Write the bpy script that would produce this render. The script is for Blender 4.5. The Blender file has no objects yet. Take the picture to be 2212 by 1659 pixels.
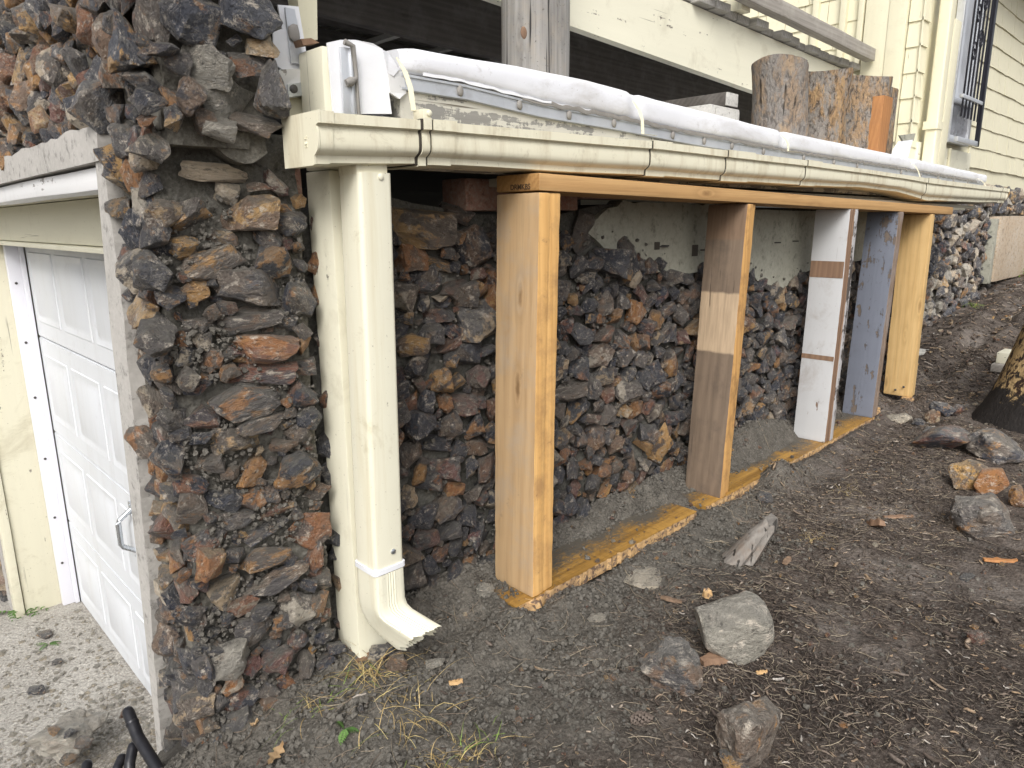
import bpy, bmesh, math, random
import numpy as np
from mathutils import Vector, Matrix, Euler, noise as mnoise

random.seed(7)
rng = np.random.default_rng(7)
SC = bpy.context.scene

def text_mesh(name, cu, mw, parent):
    tmp = bpy.data.objects.new('tmp', cu); COL.objects.link(tmp); bpy.context.view_layer.update()
    me = bpy.data.meshes.new_from_object(tmp.evaluated_get(bpy.context.evaluated_depsgraph_get()))
    bpy.data.objects.remove(tmp, do_unlink=True)
    for v in me.vertices: v.co = mw @ v.co
    o = bpy.data.objects.new(name, me); COL.objects.link(o)
    return adopt(o, parent)

COL = SC.collection

# ------------------------------------------------------------------ camera
CX, CY, FPX = 1106.0, 829.5, 1518.866
AX = np.array([0.71527418, -0.16180952, 0.67985331])      # world X seen by the camera (right, down, forward)
AY = np.array([-0.69880368, -0.155162, 0.6982823])        # world Y
AZ = np.array([-0.00750133, -0.9745473, -0.22405646])     # world Z (up)
RW = np.array([AX, AY, AZ])
cam_d = bpy.data.cameras.new('camera')
cam = bpy.data.objects.new('camera', cam_d)
COL.objects.link(cam)
m = Matrix.Identity(4)
for r in range(3):
    m[r][0] = RW[r][0]; m[r][1] = -RW[r][1]; m[r][2] = -RW[r][2]
cam.matrix_world = m
cam_d.sensor_width = 36.0
cam_d.lens = 36.0 * FPX / 2212.0
cam_d.clip_start = 0.02
cam_d.clip_end = 500
SC.camera = cam

# ------------------------------------------------------------------ light
world = bpy.data.worlds.new('World')
SC.world = world
world.use_nodes = True
wn = world.node_tree
wn.nodes.clear()
out = wn.nodes.new('ShaderNodeOutputWorld')
bg = wn.nodes.new('ShaderNodeBackground')
sky = wn.nodes.new('ShaderNodeTexSky')
sky.sky_type = 'NISHITA'
sky.sun_disc = False
SUN_EL, SUN_DIR = math.radians(42), Vector((-0.76, -0.65, 0.0)).normalized()
sky.sun_elevation = SUN_EL
sky.sun_rotation = math.atan2(SUN_DIR.x, SUN_DIR.y)
sky.dust_density = 5.0
sky.air_density = 1.0
sky.ozone_density = 1.0
hs = wn.nodes.new('ShaderNodeHueSaturation')
hs.inputs['Saturation'].default_value = 0.30
wn.links.new(sky.outputs[0], hs.inputs['Color'])
wn.links.new(hs.outputs[0], bg.inputs['Color'])
bg.inputs['Strength'].default_value = 0.15
wn.links.new(bg.outputs[0], out.inputs['Surface'])
sun_d = bpy.data.lights.new('sun', 'SUN')
sun_d.energy = 1.5
sun_d.angle = math.radians(26)
sun_d.color = (1.0, 0.985, 0.965)
sun = bpy.data.objects.new('sun', sun_d)
COL.objects.link(sun)
sv = Vector((SUN_DIR.x * math.cos(SUN_EL), SUN_DIR.y * math.cos(SUN_EL), math.sin(SUN_EL)))
sun.rotation_euler = sv.to_track_quat('Z', 'Y').to_euler()
sun.location = sv * 30
SC.view_settings.view_transform = 'Standard'
SC.view_settings.look = 'None'
SC.view_settings.exposure = 0.34
SC.view_settings.gamma = 1.0
SC.view_settings.use_curve_mapping = False
SC.render.engine = 'CYCLES'
SC.cycles.max_bounces = 6
SC.cycles.use_denoising = True

# ------------------------------------------------------------------ geometry of the view, used to take real positions on known planes
def V(px, py, X=None, Y=None, Z=None):
    d = RW @ np.array([px - CX, py - CY, FPX])
    t = X / d[0] if X is not None else (Y / d[1] if Y is not None else Z / d[2])
    return Vector((d * t).tolist())

def proj(p):
    c = RW.T @ np.array(p, float)
    return CX + FPX * c[0] / c[2], CY + FPX * c[1] / c[2], c[2]

def n1(x, y=0.0, z=0.0):
    return mnoise.noise(Vector((x, y, z)))

def lerpt(tab, x):
    return float(np.interp(x, [a for a, b in tab], [b for a, b in tab]))

# ------------------------------------------------------------------ node helpers
class G:
    def __init__(s, name):
        s.m = bpy.data.materials.new(name); s.m.use_nodes = True
        s.nt = s.m.node_tree; s.nt.nodes.clear()
        s.o = s.nt.nodes.new('ShaderNodeOutputMaterial')
        s.b = s.nt.nodes.new('ShaderNodeBsdfPrincipled')
        s.nt.links.new(s.b.outputs[0], s.o.inputs[0])
    def put(s, sock, v):
        if isinstance(v, bpy.types.NodeSocket): s.nt.links.new(v, sock)
        elif isinstance(v, (tuple, list)) and len(v) == 3 and sock.type == 'RGBA': sock.default_value = (*v, 1)
        else: sock.default_value = v
    def co(s, kind='Object'):
        return s.nt.nodes.new('ShaderNodeTexCoord').outputs[kind]
    def scale(s, v, sc):
        n = s.nt.nodes.new('ShaderNodeMapping'); s.put(n.inputs['Vector'], v); n.inputs['Scale'].default_value = sc
        return n.outputs[0]
    def noise(s, v, sc, det=4, rough=0.55, dist=0.0):
        n = s.nt.nodes.new('ShaderNodeTexNoise'); s.put(n.inputs['Vector'], v)
        n.inputs['Scale'].default_value = sc; n.inputs['Detail'].default_value = det
        n.inputs['Roughness'].default_value = rough; n.inputs['Distortion'].default_value = dist
        return n.outputs['Fac']
    def voro(s, v, sc, feat='F1', out='Distance'):
        n = s.nt.nodes.new('ShaderNodeTexVoronoi'); n.feature = feat; s.put(n.inputs['Vector'], v); n.inputs['Scale'].default_value = sc
        return n.outputs[out]
    def ramp(s, f, pts, interp='LINEAR'):
        n = s.nt.nodes.new('ShaderNodeValToRGB'); s.put(n.inputs[0], f); cr = n.color_ramp; cr.interpolation = interp
        while len(cr.elements) < len(pts): cr.elements.new(0.5)
        for e, (p, c) in zip(cr.elements, pts):
            e.position = p
            e.color = (c, c, c, 1) if isinstance(c, (int, float)) else (*c, 1)
        return n.outputs[0]
    def mix(s, f, a, b, mode='MIX'):
        n = s.nt.nodes.new('ShaderNodeMix'); n.data_type = 'RGBA'; n.blend_type = mode
        s.put(n.inputs[0], f); s.put(n.inputs[6], a); s.put(n.inputs[7], b)
        return n.outputs[2]
    def math(s, op, a, b=0.0, clamp=False):
        n = s.nt.nodes.new('ShaderNodeMath'); n.operation = op; n.use_clamp = clamp
        s.put(n.inputs[0], a); s.put(n.inputs[1], b)
        return n.outputs[0]
    def vadd(s, a, b):
        n = s.nt.nodes.new('ShaderNodeVectorMath'); n.operation = 'ADD'; s.put(n.inputs[0], a); s.put(n.inputs[1], b)
        return n.outputs[0]
    def attr(s, name, typ='GEOMETRY'):
        n = s.nt.nodes.new('ShaderNodeAttribute'); n.attribute_name = name; n.attribute_type = typ
        return n
    def orand(s):
        return s.nt.nodes.new('ShaderNodeObjectInfo').outputs['Random']
    def sep(s, v):
        n = s.nt.nodes.new('ShaderNodeSeparateXYZ'); s.put(n.inputs[0], v); return n.outputs
    def geo(s, k):
        return s.nt.nodes.new('ShaderNodeNewGeometry').outputs[k]
    def bump(s, h, st=0.5, dist=0.01, nrm=None):
        n = s.nt.nodes.new('ShaderNodeBump'); s.put(n.inputs['Height'], h)
        n.inputs['Strength'].default_value = st; n.inputs['Distance'].default_value = dist
        if nrm is not None: s.nt.links.new(nrm, n.inputs['Normal'])
        return n.outputs[0]
    def done(s, col, rough=0.7, nrm=None, metal=0.0, spec=0.4):
        s.put(s.b.inputs['Base Color'], col); s.put(s.b.inputs['Roughness'], rough); s.put(s.b.inputs['Metallic'], metal)
        s.b.inputs['Specular IOR Level'].default_value = spec
        if nrm is not None: s.nt.links.new(nrm, s.b.inputs['Normal'])
        return s.m

def mat_rock(name, gain=1.0, dust=0.35, dustcol=(0.10, 0.097, 0.082), spec=0.45, warm=1.0, bd=0.018):
    g = G(name)
    rp = g.attr('rp').outputs['Vector']
    tone = g.math('ADD', g.attr('tone').outputs['Fac'], g.attr('tone', 'OBJECT').outputs['Fac'])
    sh = g.math('MULTIPLY', g.attr('shift', 'OBJECT').outputs['Fac'], 31.0)
    co = g.vadd(rp, sh)
    cols = [(0.00, (0.030, 0.033, 0.045)), (0.12, (0.050, 0.053, 0.064)), (0.24, (0.082, 0.078, 0.077)),
            (0.36, (0.130, 0.106, 0.086)), (0.46, (0.170, 0.105, 0.066)), (0.54, (0.135, 0.062, 0.056)),
            (0.62, (0.270, 0.128, 0.052)), (0.72, (0.370, 0.225, 0.085)), (0.80, (0.42, 0.35, 0.26)), (0.88, (0.31, 0.29, 0.25)), (0.96, (0.17, 0.16, 0.135))]
    cols = [(p, tuple(min(0.8, v * gain) for v in c)) for p, c in cols]
    base = g.ramp(g.math('MULTIPLY', tone, 0.8), cols)
    t2 = g.math('FRACT', g.math('MULTIPLY', g.math('ADD', tone, g.math('MULTIPLY', sh, 0.13)), 5.7))
    alt = g.ramp(g.math('MULTIPLY', t2, 0.86), cols)
    isrock = g.ramp(tone, [(0.98, 1.0), (1.0, 0.25)])
    n_a = g.noise(co, 0.9, 8, 0.68, 0.15)
    col = g.mix(g.math('MULTIPLY', isrock, g.ramp(n_a, [(0.50, 0.0), (0.55, 0.85)])), base, alt)
    rust = g.noise(g.vadd(co, (7.0, 3.0, 1.0)), 1.15, 9, 0.72, 0.2)
    col = g.mix(g.math('MULTIPLY', isrock, g.ramp(rust, [(0.575, 0.0), (0.63, 0.9 * warm)])), col, g.mix(g.noise(co, 3, 3), (0.24 * gain, 0.105 * gain, 0.05 * gain), (0.40 * gain, 0.23 * gain, 0.075 * gain)))
    pale = g.noise(g.scale(co, (1, 1, 1.6)), 1.8, 10, 0.76, 0.15)
    col = g.mix(g.ramp(pale, [(0.545, 0.0), (0.63, 0.85)]), col, (0.46 * gain, 0.41 * gain, 0.345 * gain))
    vein = g.math('ABSOLUTE', g.math('SUBTRACT', g.noise(co, 1.5, 7, 0.62, 0.1), 0.5))
    col = g.mix(g.ramp(vein, [(0.0, 0.4), (0.010, 0.0)]), col, (0.5 * gain, 0.46 * gain, 0.40 * gain))
    dk = g.noise(co, 2.2, 9, 0.76, 0.1)
    col = g.mix(g.ramp(dk, [(0.36, 0.8), (0.45, 0.0)]), col, (0.022, 0.021, 0.024))
    nz = g.sep(g.geo('Normal'))[2]
    up = g.ramp(g.math('ADD', g.math('MULTIPLY', nz, 0.6), g.math('MULTIPLY', g.noise(co, 2.6, 6, 0.7), 0.7)), [(0.55, 0.0), (0.78, dust)])
    col = g.mix(up, col, dustcol)
    h = g.math('ADD', g.math('MULTIPLY', g.noise(g.scale(co, (1, 1, 2.0)), 2.6, 9, 0.72, 0.7), 1.0), g.math('MULTIPLY', g.math('ABSOLUTE', g.math('SUBTRACT', g.noise(co, 3.4, 5, 0.6), 0.5)), -0.7))
    rough = g.ramp(g.noise(co, 2.0, 4), [(0.3, 0.24), (0.7, 0.55)])
    return g.done(col, rough, g.bump(h, 1.0, bd), 0, spec)

def mat_grit(name, a, b, c, sc=1.0, bumpd=0.006, rough=0.95):
    g = G(name); co = g.co()
    big = g.noise(co, 7 * sc, 6, 0.65)
    col = g.mix(g.ramp(big, [(0.32, 0), (0.68, 1)]), a, b)
    f = g.noise(co, 160 * sc, 4, 0.7)
    col = g.mix(g.ramp(f, [(0.45, 0), (0.72, 0.8)]), col, c)
    col = g.mix(g.ramp(g.noise(co, 60 * sc, 5, 0.7), [(0.30, 0.8), (0.46, 0)]), col, tuple(v * 0.35 for v in a))
    h = g.math('ADD', g.noise(co, 45 * sc, 8, 0.7), g.math('MULTIPLY', g.voro(co, 90 * sc), 0.6))
    return g.done(col, rough, g.bump(h, 0.9, bumpd), 0, 0.25)

def mat_wood(name, light, dark, axis='z', grain=1.0, stains=None, knots=0.5, rough=0.72, band=None, fleck=None, fsc=55, off=0.0, cracks=0.0, grey=None):
    g = G(name); co = g.vadd(g.co(), (off, off * 1.7, off * 0.6))
    k = {'x': 0, 'y': 1, 'z': 2}[axis]
    s1 = [22.0 * grain] * 3; s1[k] = 0.9
    s2 = [130.0 * grain] * 3; s2[k] = 3.0
    s3 = [14.0] * 3; s3[k] = 3.6
    warp = g.noise(co, 5, 2, 0.5)
    wv = g.nt.nodes.new('ShaderNodeTexWave'); wv.wave_type = 'BANDS'; wv.bands_direction = 'DIAGONAL'
    sw = [30.0 * grain] * 3; sw[k] = 0.55
    g.put(wv.inputs['Vector'], g.scale(co, sw)); wv.inputs['Scale'].default_value = 0.8; wv.inputs['Distortion'].default_value = 5.0
    wv.inputs['Detail'].default_value = 2.5; wv.inputs['Detail Scale'].default_value = 0.7
    ring = g.math('ADD', g.math('MULTIPLY', wv.outputs['Fac'], 0.28), g.math('MULTIPLY', g.noise(g.scale(co, s1), 1.0, 5, 0.62, 1.2), 0.72))
    col = g.mix(g.ramp(ring, [(0.30, 0), (0.80, 0.75)]), light, dark)
    fib = g.noise(g.scale(co, s2), 1.0, 4, 0.65)
    col = g.mix(g.ramp(fib, [(0.30, 0.35), (0.52, 0)]), col, tuple(v * 0.55 for v in dark))
    if knots > 0:
        kd = g.voro(g.scale(co, s3), 1.0)
        km = g.ramp(g.math('ADD', kd, g.math('MULTIPLY', g.noise(co, 60, 3), 0.10)), [(0.10, knots), (0.20, 0.0)])
        col = g.mix(km, col, (dark[0] * 0.32, dark[1] * 0.26, dark[2] * 0.2))
        halo = g.ramp(kd, [(0.16, 0.0), (0.20, 0.35), (0.34, 0.0)])
        col = g.mix(halo, col, tuple(v * 0.75 for v in dark))
    if grey: 
        gm = g.ramp(g.noise(g.scale(co, s3), 1.2, 6, 0.7), [(0.42, 0.0), (0.66, grey[0])])
        col = g.mix(gm, col, grey[1])
    if stains:
        sm = g.ramp(g.noise(co, 9, 7, 0.7), [(0.48, 0.0), (0.68, stains[0])])
        col = g.mix(sm, col, stains[1])
    if fleck:
        fm = g.ramp(g.noise(co, fsc, 6, 0.72), [(fleck[2], 0), (fleck[2] + 0.07, fleck[0])])
        col = g.mix(fm, col, fleck[1])
    if band:
        z = g.sep(g.co())[2]
        zz = g.math('ADD', z, g.math('MULTIPLY', g.math('SUBTRACT', g.noise(g.co(), 30, 4), 0.5), 0.012))
        for z0, z1, c, a in band:
            mm = g.math('MULTIPLY', g.ramp(g.math('SUBTRACT', zz, z0 - 0.5), [(0.497, 0), (0.503, 1)]), g.ramp(g.math('SUBTRACT', zz, z1 - 0.5), [(0.497, 1), (0.503, 0)]))
            bc = g.mix(g.ramp(fib, [(0.3, 0.7), (0.6, 0)]), c, tuple(v * 0.6 for v in c))
            col = g.mix(g.math('MULTIPLY', mm, a), col, bc)
    h = g.math('ADD', fib, g.math('MULTIPLY', ring, 0.5))
    if cracks > 0:
        s4 = [60.0] * 3; s4[k] = 1.4
        cr = g.noise(g.scale(co, s4), 1.0, 3, 0.5)
        lo = 0.27 if cracks < 0.9 else 0.335
        cm = g.ramp(cr, [(lo, 1.0), (lo + 0.05, 0.0)])
        col = g.mix(g.math('MULTIPLY', cm, cracks), col, tuple(v * 0.12 for v in dark))
        h = g.math('SUBTRACT', h, g.math('MULTIPLY', cm, 2.0))
    return g.done(col, rough, g.bump(h, 0.5, 0.0016), 0, 0.3)

def mat_paint(name, col0, wood=(0.25, 0.22, 0.18), axis='z', chip=0.64, dirt=0.35, dirtcol=(0.30, 0.25, 0.15), rough=0.5, cracks=0.6, bumpst=0.35, off=0.0, drips=0.0):
    g = G(name); co = g.vadd(g.co(), (off, off * 1.3, off * 0.7))
    k = {'x': 0, 'y': 1, 'z': 2}[axis]
    s1 = [26.0] * 3; s1[k] = 1.6
    s2 = [90.0] * 3; s2[k] = 2.2
    gr = g.noise(g.scale(co, s1), 1.0, 5, 0.65, 0.3)
    fine = g.noise(g.scale(co, s2), 1.0, 4, 0.6)
    col = g.mix(g.ramp(gr, [(0.3, 0.16), (0.7, 0.0)]), col0, tuple(v * 0.72 for v in col0))
    dn = g.noise(co, 6, 7, 0.72, 0.6)
    col = g.mix(g.ramp(dn, [(0.54, 0.0), (0.74, dirt)]), col, dirtcol)
    sp = g.noise(co, 120, 3, 0.6)
    col = g.mix(g.ramp(sp, [(0.68, 0.0), (0.74, 0.5)]), col, tuple(v * 0.5 for v in dirtcol))
    cm = g.ramp(g.noise(g.scale(co, s2), 0.7, 3, 0.5), [(0.255, 1.0), (0.30, 0.0)])
    col = g.mix(g.math('MULTIPLY', cm, cracks), col, (0.10, 0.085, 0.06))
    ch = g.math('ADD', g.math('MULTIPLY', g.noise(g.scale(co, s1), 1.3, 7, 0.7), 0.5), g.math('MULTIPLY', g.noise(co, 14, 6, 0.7), 0.5))
    chm = g.ramp(ch, [(chip, 0.0), (chip + 0.015, 1.0)])
    wc = g.mix(fine, tuple(v * 0.5 for v in wood), wood)
    col = g.mix(chm, col, wc)
    h = g.math('SUBTRACT', g.math('ADD', g.math('MULTIPLY', gr, 0.6), g.math('MULTIPLY', fine, 0.5)), g.math('ADD', g.math('MULTIPLY', chm, 0.9), g.math('MULTIPLY', cm, 0.8)))
    return g.done(col, g.math('ADD', rough, g.math('MULTIPLY', chm, 0.3)), g.bump(h, bumpst, 0.002), 0, 0.4)

def mat_plain(name, col, rough=0.5, metal=0.0, vary=0.25, sc=20, bumpd=0.0, grime=None, spec=0.5):
    g = G(name); co = g.co()
    n = g.noise(co, sc, 6, 0.65)
    c = g.mix(g.ramp(n, [(0.3, vary), (0.7, 0.0)]), col, tuple(v * 0.55 for v in col))
    if grime:
        c = g.mix(g.ramp(g.noise(co, grime[2], 8, 0.72, 0.5), [(0.52, 0.0), (0.72, grime[0])]), c, grime[1])
    r = g.math('ADD', rough - 0.1, g.math('MULTIPLY', n, 0.2))
    return g.done(c, r, g.bump(g.noise(co, sc * 6, 4), 0.3, bumpd) if bumpd else None, metal, spec)

def mat_enamel(name, c, grime, amt, st):
    g = G(name); co = g.co()
    n = g.noise(co, 5, 5, 0.6)
    col = g.mix(g.ramp(n, [(0.3, 0.10), (0.7, 0.0)]), c, tuple(v * 0.8 for v in c))
    run = g.noise(g.scale(co, st), 1.0, 7, 0.7, 0.3)
    col = g.mix(g.ramp(run, [(0.50, 0.0), (0.72, amt)]), col, grime)
    blot = g.noise(co, 13, 8, 0.74, 0.4)
    col = g.mix(g.ramp(blot, [(0.58, 0.0), (0.72, amt)]), col, tuple(v * 0.75 for v in grime))
    sp = g.noise(co, 150, 3, 0.6)
    col = g.mix(g.ramp(sp, [(0.69, 0.0), (0.74, 0.7)]), col, (0.16, 0.12, 0.07))
    return g.done(col, g.math('ADD', 0.34, g.math('MULTIPLY', run, 0.22)), g.bump(g.noise(co, 18, 4), 0.25, 0.003), 0, 0.5)
M = {}
CREAM = (0.74, 0.715, 0.57)
M['rock'] = mat_rock('stone rubble', 1.4, 0.6, (0.15, 0.142, 0.122), 0.65, 0.6)
M['rock_dark'] = mat_rock('stone rubble darker', 1.05, 0.5, (0.095, 0.091, 0.08), 0.65, 0.4)  # darker, less rusty version of the stone mix
M['rock_grey'] = mat_rock('stone rubble greyer', 1.45, 0.3, (0.20, 0.195, 0.185), 0.4, 0.2)
M['boulder'] = mat_rock('loose boulders', 1.95, 0.5, (0.24, 0.23, 0.205), 0.35, 0.8, 0.030)
M['mortar'] = mat_grit('old mortar', (0.12, 0.112, 0.095), (0.19, 0.178, 0.15), (0.26, 0.245, 0.21))
M['mortar_mid'] = mat_grit('grey brown mortar', (0.10, 0.094, 0.08), (0.155, 0.147, 0.125), (0.22, 0.21, 0.185))
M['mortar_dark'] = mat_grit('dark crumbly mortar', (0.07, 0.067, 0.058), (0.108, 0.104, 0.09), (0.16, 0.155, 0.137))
M['crumb'] = mat_grit('mortar crumbs', (0.084, 0.078, 0.067), (0.128, 0.118, 0.102), (0.19, 0.178, 0.156), 1.0)
M['concrete'] = mat_grit('smooth concrete', (0.36, 0.345, 0.32), (0.46, 0.44, 0.41), (0.5, 0.48, 0.45), 0.6, 0.0012, 0.85)
M['cream_post'] = mat_paint('cream painted post', CREAM, axis='z', chip=0.63, dirt=0.35, cracks=0.9, bumpst=0.7)
M['cream_x'] = mat_paint('cream painted board along', CREAM, axis='x', chip=0.60, dirt=0.28, cracks=0.9)
M['cream_y'] = mat_paint('cream painted board across', CREAM, axis='y', chip=0.66, dirt=0.25)
M['cream_z'] = mat_paint('cream painted upright', (0.74, 0.70, 0.52), axis='z', chip=0.68, dirt=0.2, off=2.0)
M['jamb'] = mat_paint('yellowed cream jamb', (0.66, 0.63, 0.49), axis='z', chip=0.60, dirt=0.45, cracks=0.8, off=4.0)
M['shingle'] = mat_paint('cream painted shingle', (0.74, 0.70, 0.52), axis='z', chip=0.67, dirt=0.18, cracks=0.8, bumpst=0.8, off=1.0)
M['fascia'] = mat_paint('weathered fascia paint', (0.58, 0.56, 0.49), (0.33, 0.32, 0.295), axis='x', chip=0.50, dirt=0.5, dirtcol=(0.33, 0.3, 0.26), cracks=0.9)
M['white_wood'] = mat_paint('white painted board', (0.74, 0.74, 0.74), (0.4, 0.38, 0.36), axis='y', chip=0.58, dirt=0.25, dirtcol=(0.4, 0.38, 0.36))
M['gutter'] = mat_enamel('cream gutter enamel', (0.76, 0.725, 0.565), (0.40, 0.32, 0.19), 0.6, (16, 16, 3))
M['downspout'] = mat_enamel('cream downspout vinyl', (0.76, 0.735, 0.59), (0.55, 0.47, 0.28), 0.45, (26, 26, 1.4))
M['seam'] = mat_plain('dark seam caulk', (0.05, 0.042, 0.032), 0.8)
M['membrane'] = mat_enamel('white roofing membrane', (0.74, 0.75, 0.79), (0.40, 0.375, 0.34), 0.6, (3, 9, 9))
M['flap'] = mat_plain('white flashing flap', (0.80, 0.81, 0.84), 0.4, 0, 0.05, 10, 0, (0.15, (0.5, 0.47, 0.38), 9))
M['alum'] = mat_plain('dull aluminium bar', (0.66, 0.68, 0.71), 0.38, 0.55, 0.25, 30, 0, (0.4, (0.34, 0.33, 0.31), 14))
M['seal'] = mat_plain('grey sealant', (0.27, 0.255, 0.235), 0.7, 0, 0.4, 40, 0.001)
M['steel'] = mat_plain('zinc steel', (0.60, 0.63, 0.66), 0.28, 0.9, 0.15)
M['dark_hole'] = mat_plain('dark screw', (0.09, 0.085, 0.08), 0.5, 0.4)
M['door'] = mat_enamel('white garage door enamel', (0.62, 0.64, 0.665), (0.46, 0.44, 0.41), 0.32, (9, 9, 1.2))
M['stop'] = mat_plain('white vinyl stop', (0.72, 0.72, 0.77), 0.4, 0, 0.04, 12)
M['p2'] = mat_wood('tan fir broad face', (0.50, 0.345, 0.19), (0.40, 0.26, 0.135), 'z', 0.8, (0.5, (0.36, 0.31, 0.25)), 0.7, off=0.3, cracks=0.35, fleck=(0.45, (0.25, 0.18, 0.11), 0.64), fsc=42)
M['p2e'] = mat_wood('bright cut fir edge', (0.72, 0.44, 0.17), (0.58, 0.31, 0.10), 'z', 1.0, (0.6, (0.30, 0.17, 0.08)), 0.5, off=1.1, cracks=0.5, fleck=(0.6, (0.26, 0.14, 0.06), 0.63), fsc=36)
BANDC = (0.50, 0.375, 0.25)
M['p3'] = mat_wood('weathered brown plank', (0.215, 0.160, 0.115), (0.13, 0.098, 0.072), 'z', 0.8, (0.6, (0.10, 0.08, 0.064)), 0.4, off=2.3, cracks=0.4, band=[(-0.43, -0.232, BANDC, 1.0), (-0.06, 0.2, (0.25, 0.155, 0.095), 0.5)])
M['p3e'] = mat_wood('orange brown plank edge', (0.62, 0.36, 0.13), (0.42, 0.22, 0.08), 'z', 1.2, (0.75, (0.16, 0.09, 0.045)), 0.3, off=3.1)
WH = (0.53, 0.535, 0.54)
M['p4'] = mat_paint('scuffed white plank', WH, (0.24, 0.15, 0.10), 'z', 0.62, 0.6, (0.30, 0.255, 0.22), off=5.0)
M['p4b'] = mat_wood('bare brown strip', (0.26, 0.165, 0.105), (0.15, 0.09, 0.06), 'z', 1.1, None, 0.2, off=6.0)
M['p4e'] = mat_paint('grey white plank edge', (0.46, 0.45, 0.45), (0.10, 0.085, 0.075), 'z', 0.52, 0.5, (0.2, 0.17, 0.15), off=7.0)
M['p5'] = mat_paint('flaking blue grey paint', (0.172, 0.188, 0.230), (0.20, 0.16, 0.13), 'z', 0.55, 0.35, (0.13, 0.13, 0.15), cracks=1.0, bumpst=1.0, off=8.0)
M['p5e'] = mat_wood('bare brown edge', (0.26, 0.19, 0.14), (0.15, 0.11, 0.08), 'z', 1.3, (0.5, (0.3, 0.29, 0.3)), 0.2, off=9.0)
M['p6'] = mat_wood('yellow pine', (0.66, 0.455, 0.21), (0.56, 0.355, 0.14), 'z', 0.8, (0.2, (0.48, 0.3, 0.12)), 0.5, off=4.4)
M['header'] = mat_wood('yellow fir header', (0.52, 0.32, 0.14), (0.40, 0.225, 0.09), 'x', 1.0, (0.2, (0.42, 0.24, 0.1)), 0.7, off=5.2)  # wood colour darkened to stand in for the gutter's shade
M['endgrain'] = mat_wood('end grain', (0.42, 0.24, 0.09), (0.30, 0.15, 0.05), 'x', 1.5, None, 0, off=2.2)
M['stamp'] = mat_plain('grade stamp ink', (0.07, 0.04, 0.02), 0.8)
def mat_sill():
    g = G('soiled orange sill'); co = g.co(); y = g.sep(co)[1]
    gr = g.noise(g.scale(co, (2.2, 60, 60)), 1.0, 6, 0.65, 0.4)
    col = g.mix(g.ramp(gr, [(0.34, 0), (0.66, 1)]), (0.20, 0.105, 0.024), (0.42, 0.235, 0.055))
    big = g.noise(co, 5.0, 6, 0.65)
    edge = g.math('MULTIPLY', g.math('SUBTRACT', y, 1.19), 3.2)
    cover = g.math('ADD', g.math('ADD', edge, big), g.math('MULTIPLY', g.math('SUBTRACT', g.noise(g.scale(co, (0.6, 1.6, 1)), 110, 6, 0.75), 0.5), 0.9))
    col = g.mix(g.ramp(cover, [(0.40, 0.0), (0.57, 0.95)]), col, g.mix(g.noise(co, 200, 3), (0.045, 0.043, 0.037), (0.11, 0.107, 0.094)))
    return g.done(col, g.ramp(gr, [(0.3, 0.45), (0.7, 0.7)]), g.bump(g.math('ADD', gr, cover), 0.6, 0.003), 0, 0.4)
M['sill'] = mat_sill()
M['raw'] = mat_wood('torn raw wood', (0.60, 0.40, 0.20), (0.46, 0.27, 0.11), 'x', 1.2, (0.9, (0.15, 0.10, 0.08)), 0.0, fleck=(0.9, (0.10, 0.07, 0.06), 0.50), off=3.3)
M['greywood'] = mat_wood('grey weathered timber', (0.31, 0.30, 0.28), (0.17, 0.16, 0.148), 'z', 1.0, (0.4, (0.34, 0.28, 0.2)), 0.6, cracks=1.0, fleck=(0.7, (0.07, 0.06, 0.05), 0.60), fsc=90, off=1.4)
M['greywood_x'] = mat_wood('grey weathered rail', (0.36, 0.335, 0.30), (0.24, 0.22, 0.195), 'x', 1.0, (0.25, (0.55, 0.53, 0.46)), 0.3, cracks=0.7, off=7.1)
M['greywood_y'] = mat_wood('grey deck plank', (0.36, 0.345, 0.31), (0.24, 0.23, 0.205), 'y', 1.0, (0.3, (0.56, 0.56, 0.56)), 0.2, cracks=0.7, off=3.9)
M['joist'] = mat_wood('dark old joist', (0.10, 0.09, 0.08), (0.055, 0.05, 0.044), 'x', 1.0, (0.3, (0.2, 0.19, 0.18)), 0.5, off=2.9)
M['treated'] = mat_wood('orange treated stub', (0.42, 0.20, 0.075), (0.30, 0.13, 0.05), 'z', 1.0, (0.3, (0.2, 0.1, 0.05)), 0.0, off=1.9)
M['driftwood'] = mat_wood('silvered stump wood', (0.24, 0.222, 0.20), (0.14, 0.125, 0.108), 'z', 1.4, (0.6, (0.22, 0.14, 0.085)), 0.0, cracks=0.9, off=6.6)
M['plaster'] = mat_grit('pale green painted plaster', (0.28, 0.275, 0.225), (0.39, 0.385, 0.32), (0.25, 0.245, 0.2), 0.4, 0.002, 0.85)
M['brick'] = mat_grit('weathered red brick', (0.27, 0.13, 0.095), (0.34, 0.22, 0.17), (0.36, 0.31, 0.26), 0.8, 0.003)
M['tanplaster'] = mat_grit('stained tan plaster', (0.44, 0.36, 0.27), (0.5, 0.44, 0.36), (0.38, 0.25, 0.14), 0.4, 0.002)
M['block'] = mat_grit('grey concrete block', (0.42, 0.41, 0.38), (0.5, 0.49, 0.46), (0.55, 0.54, 0.5), 0.8, 0.002)
M['underside'] = mat_plain('dark under deck boards', (0.05, 0.047, 0.043), 0.85, 0, 0.4, 12)  # near-black tone; on the backing wall it paints in the under-deck shade
M['soffit'] = mat_plain('grey cream soffit', (0.50, 0.47, 0.38), 0.6, 0, 0.3, 9, 0, (0.4, (0.3, 0.26, 0.2), 12))
M['iron'] = mat_plain('black wrought iron', (0.015, 0.015, 0.022), 0.35, 0.3)
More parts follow.
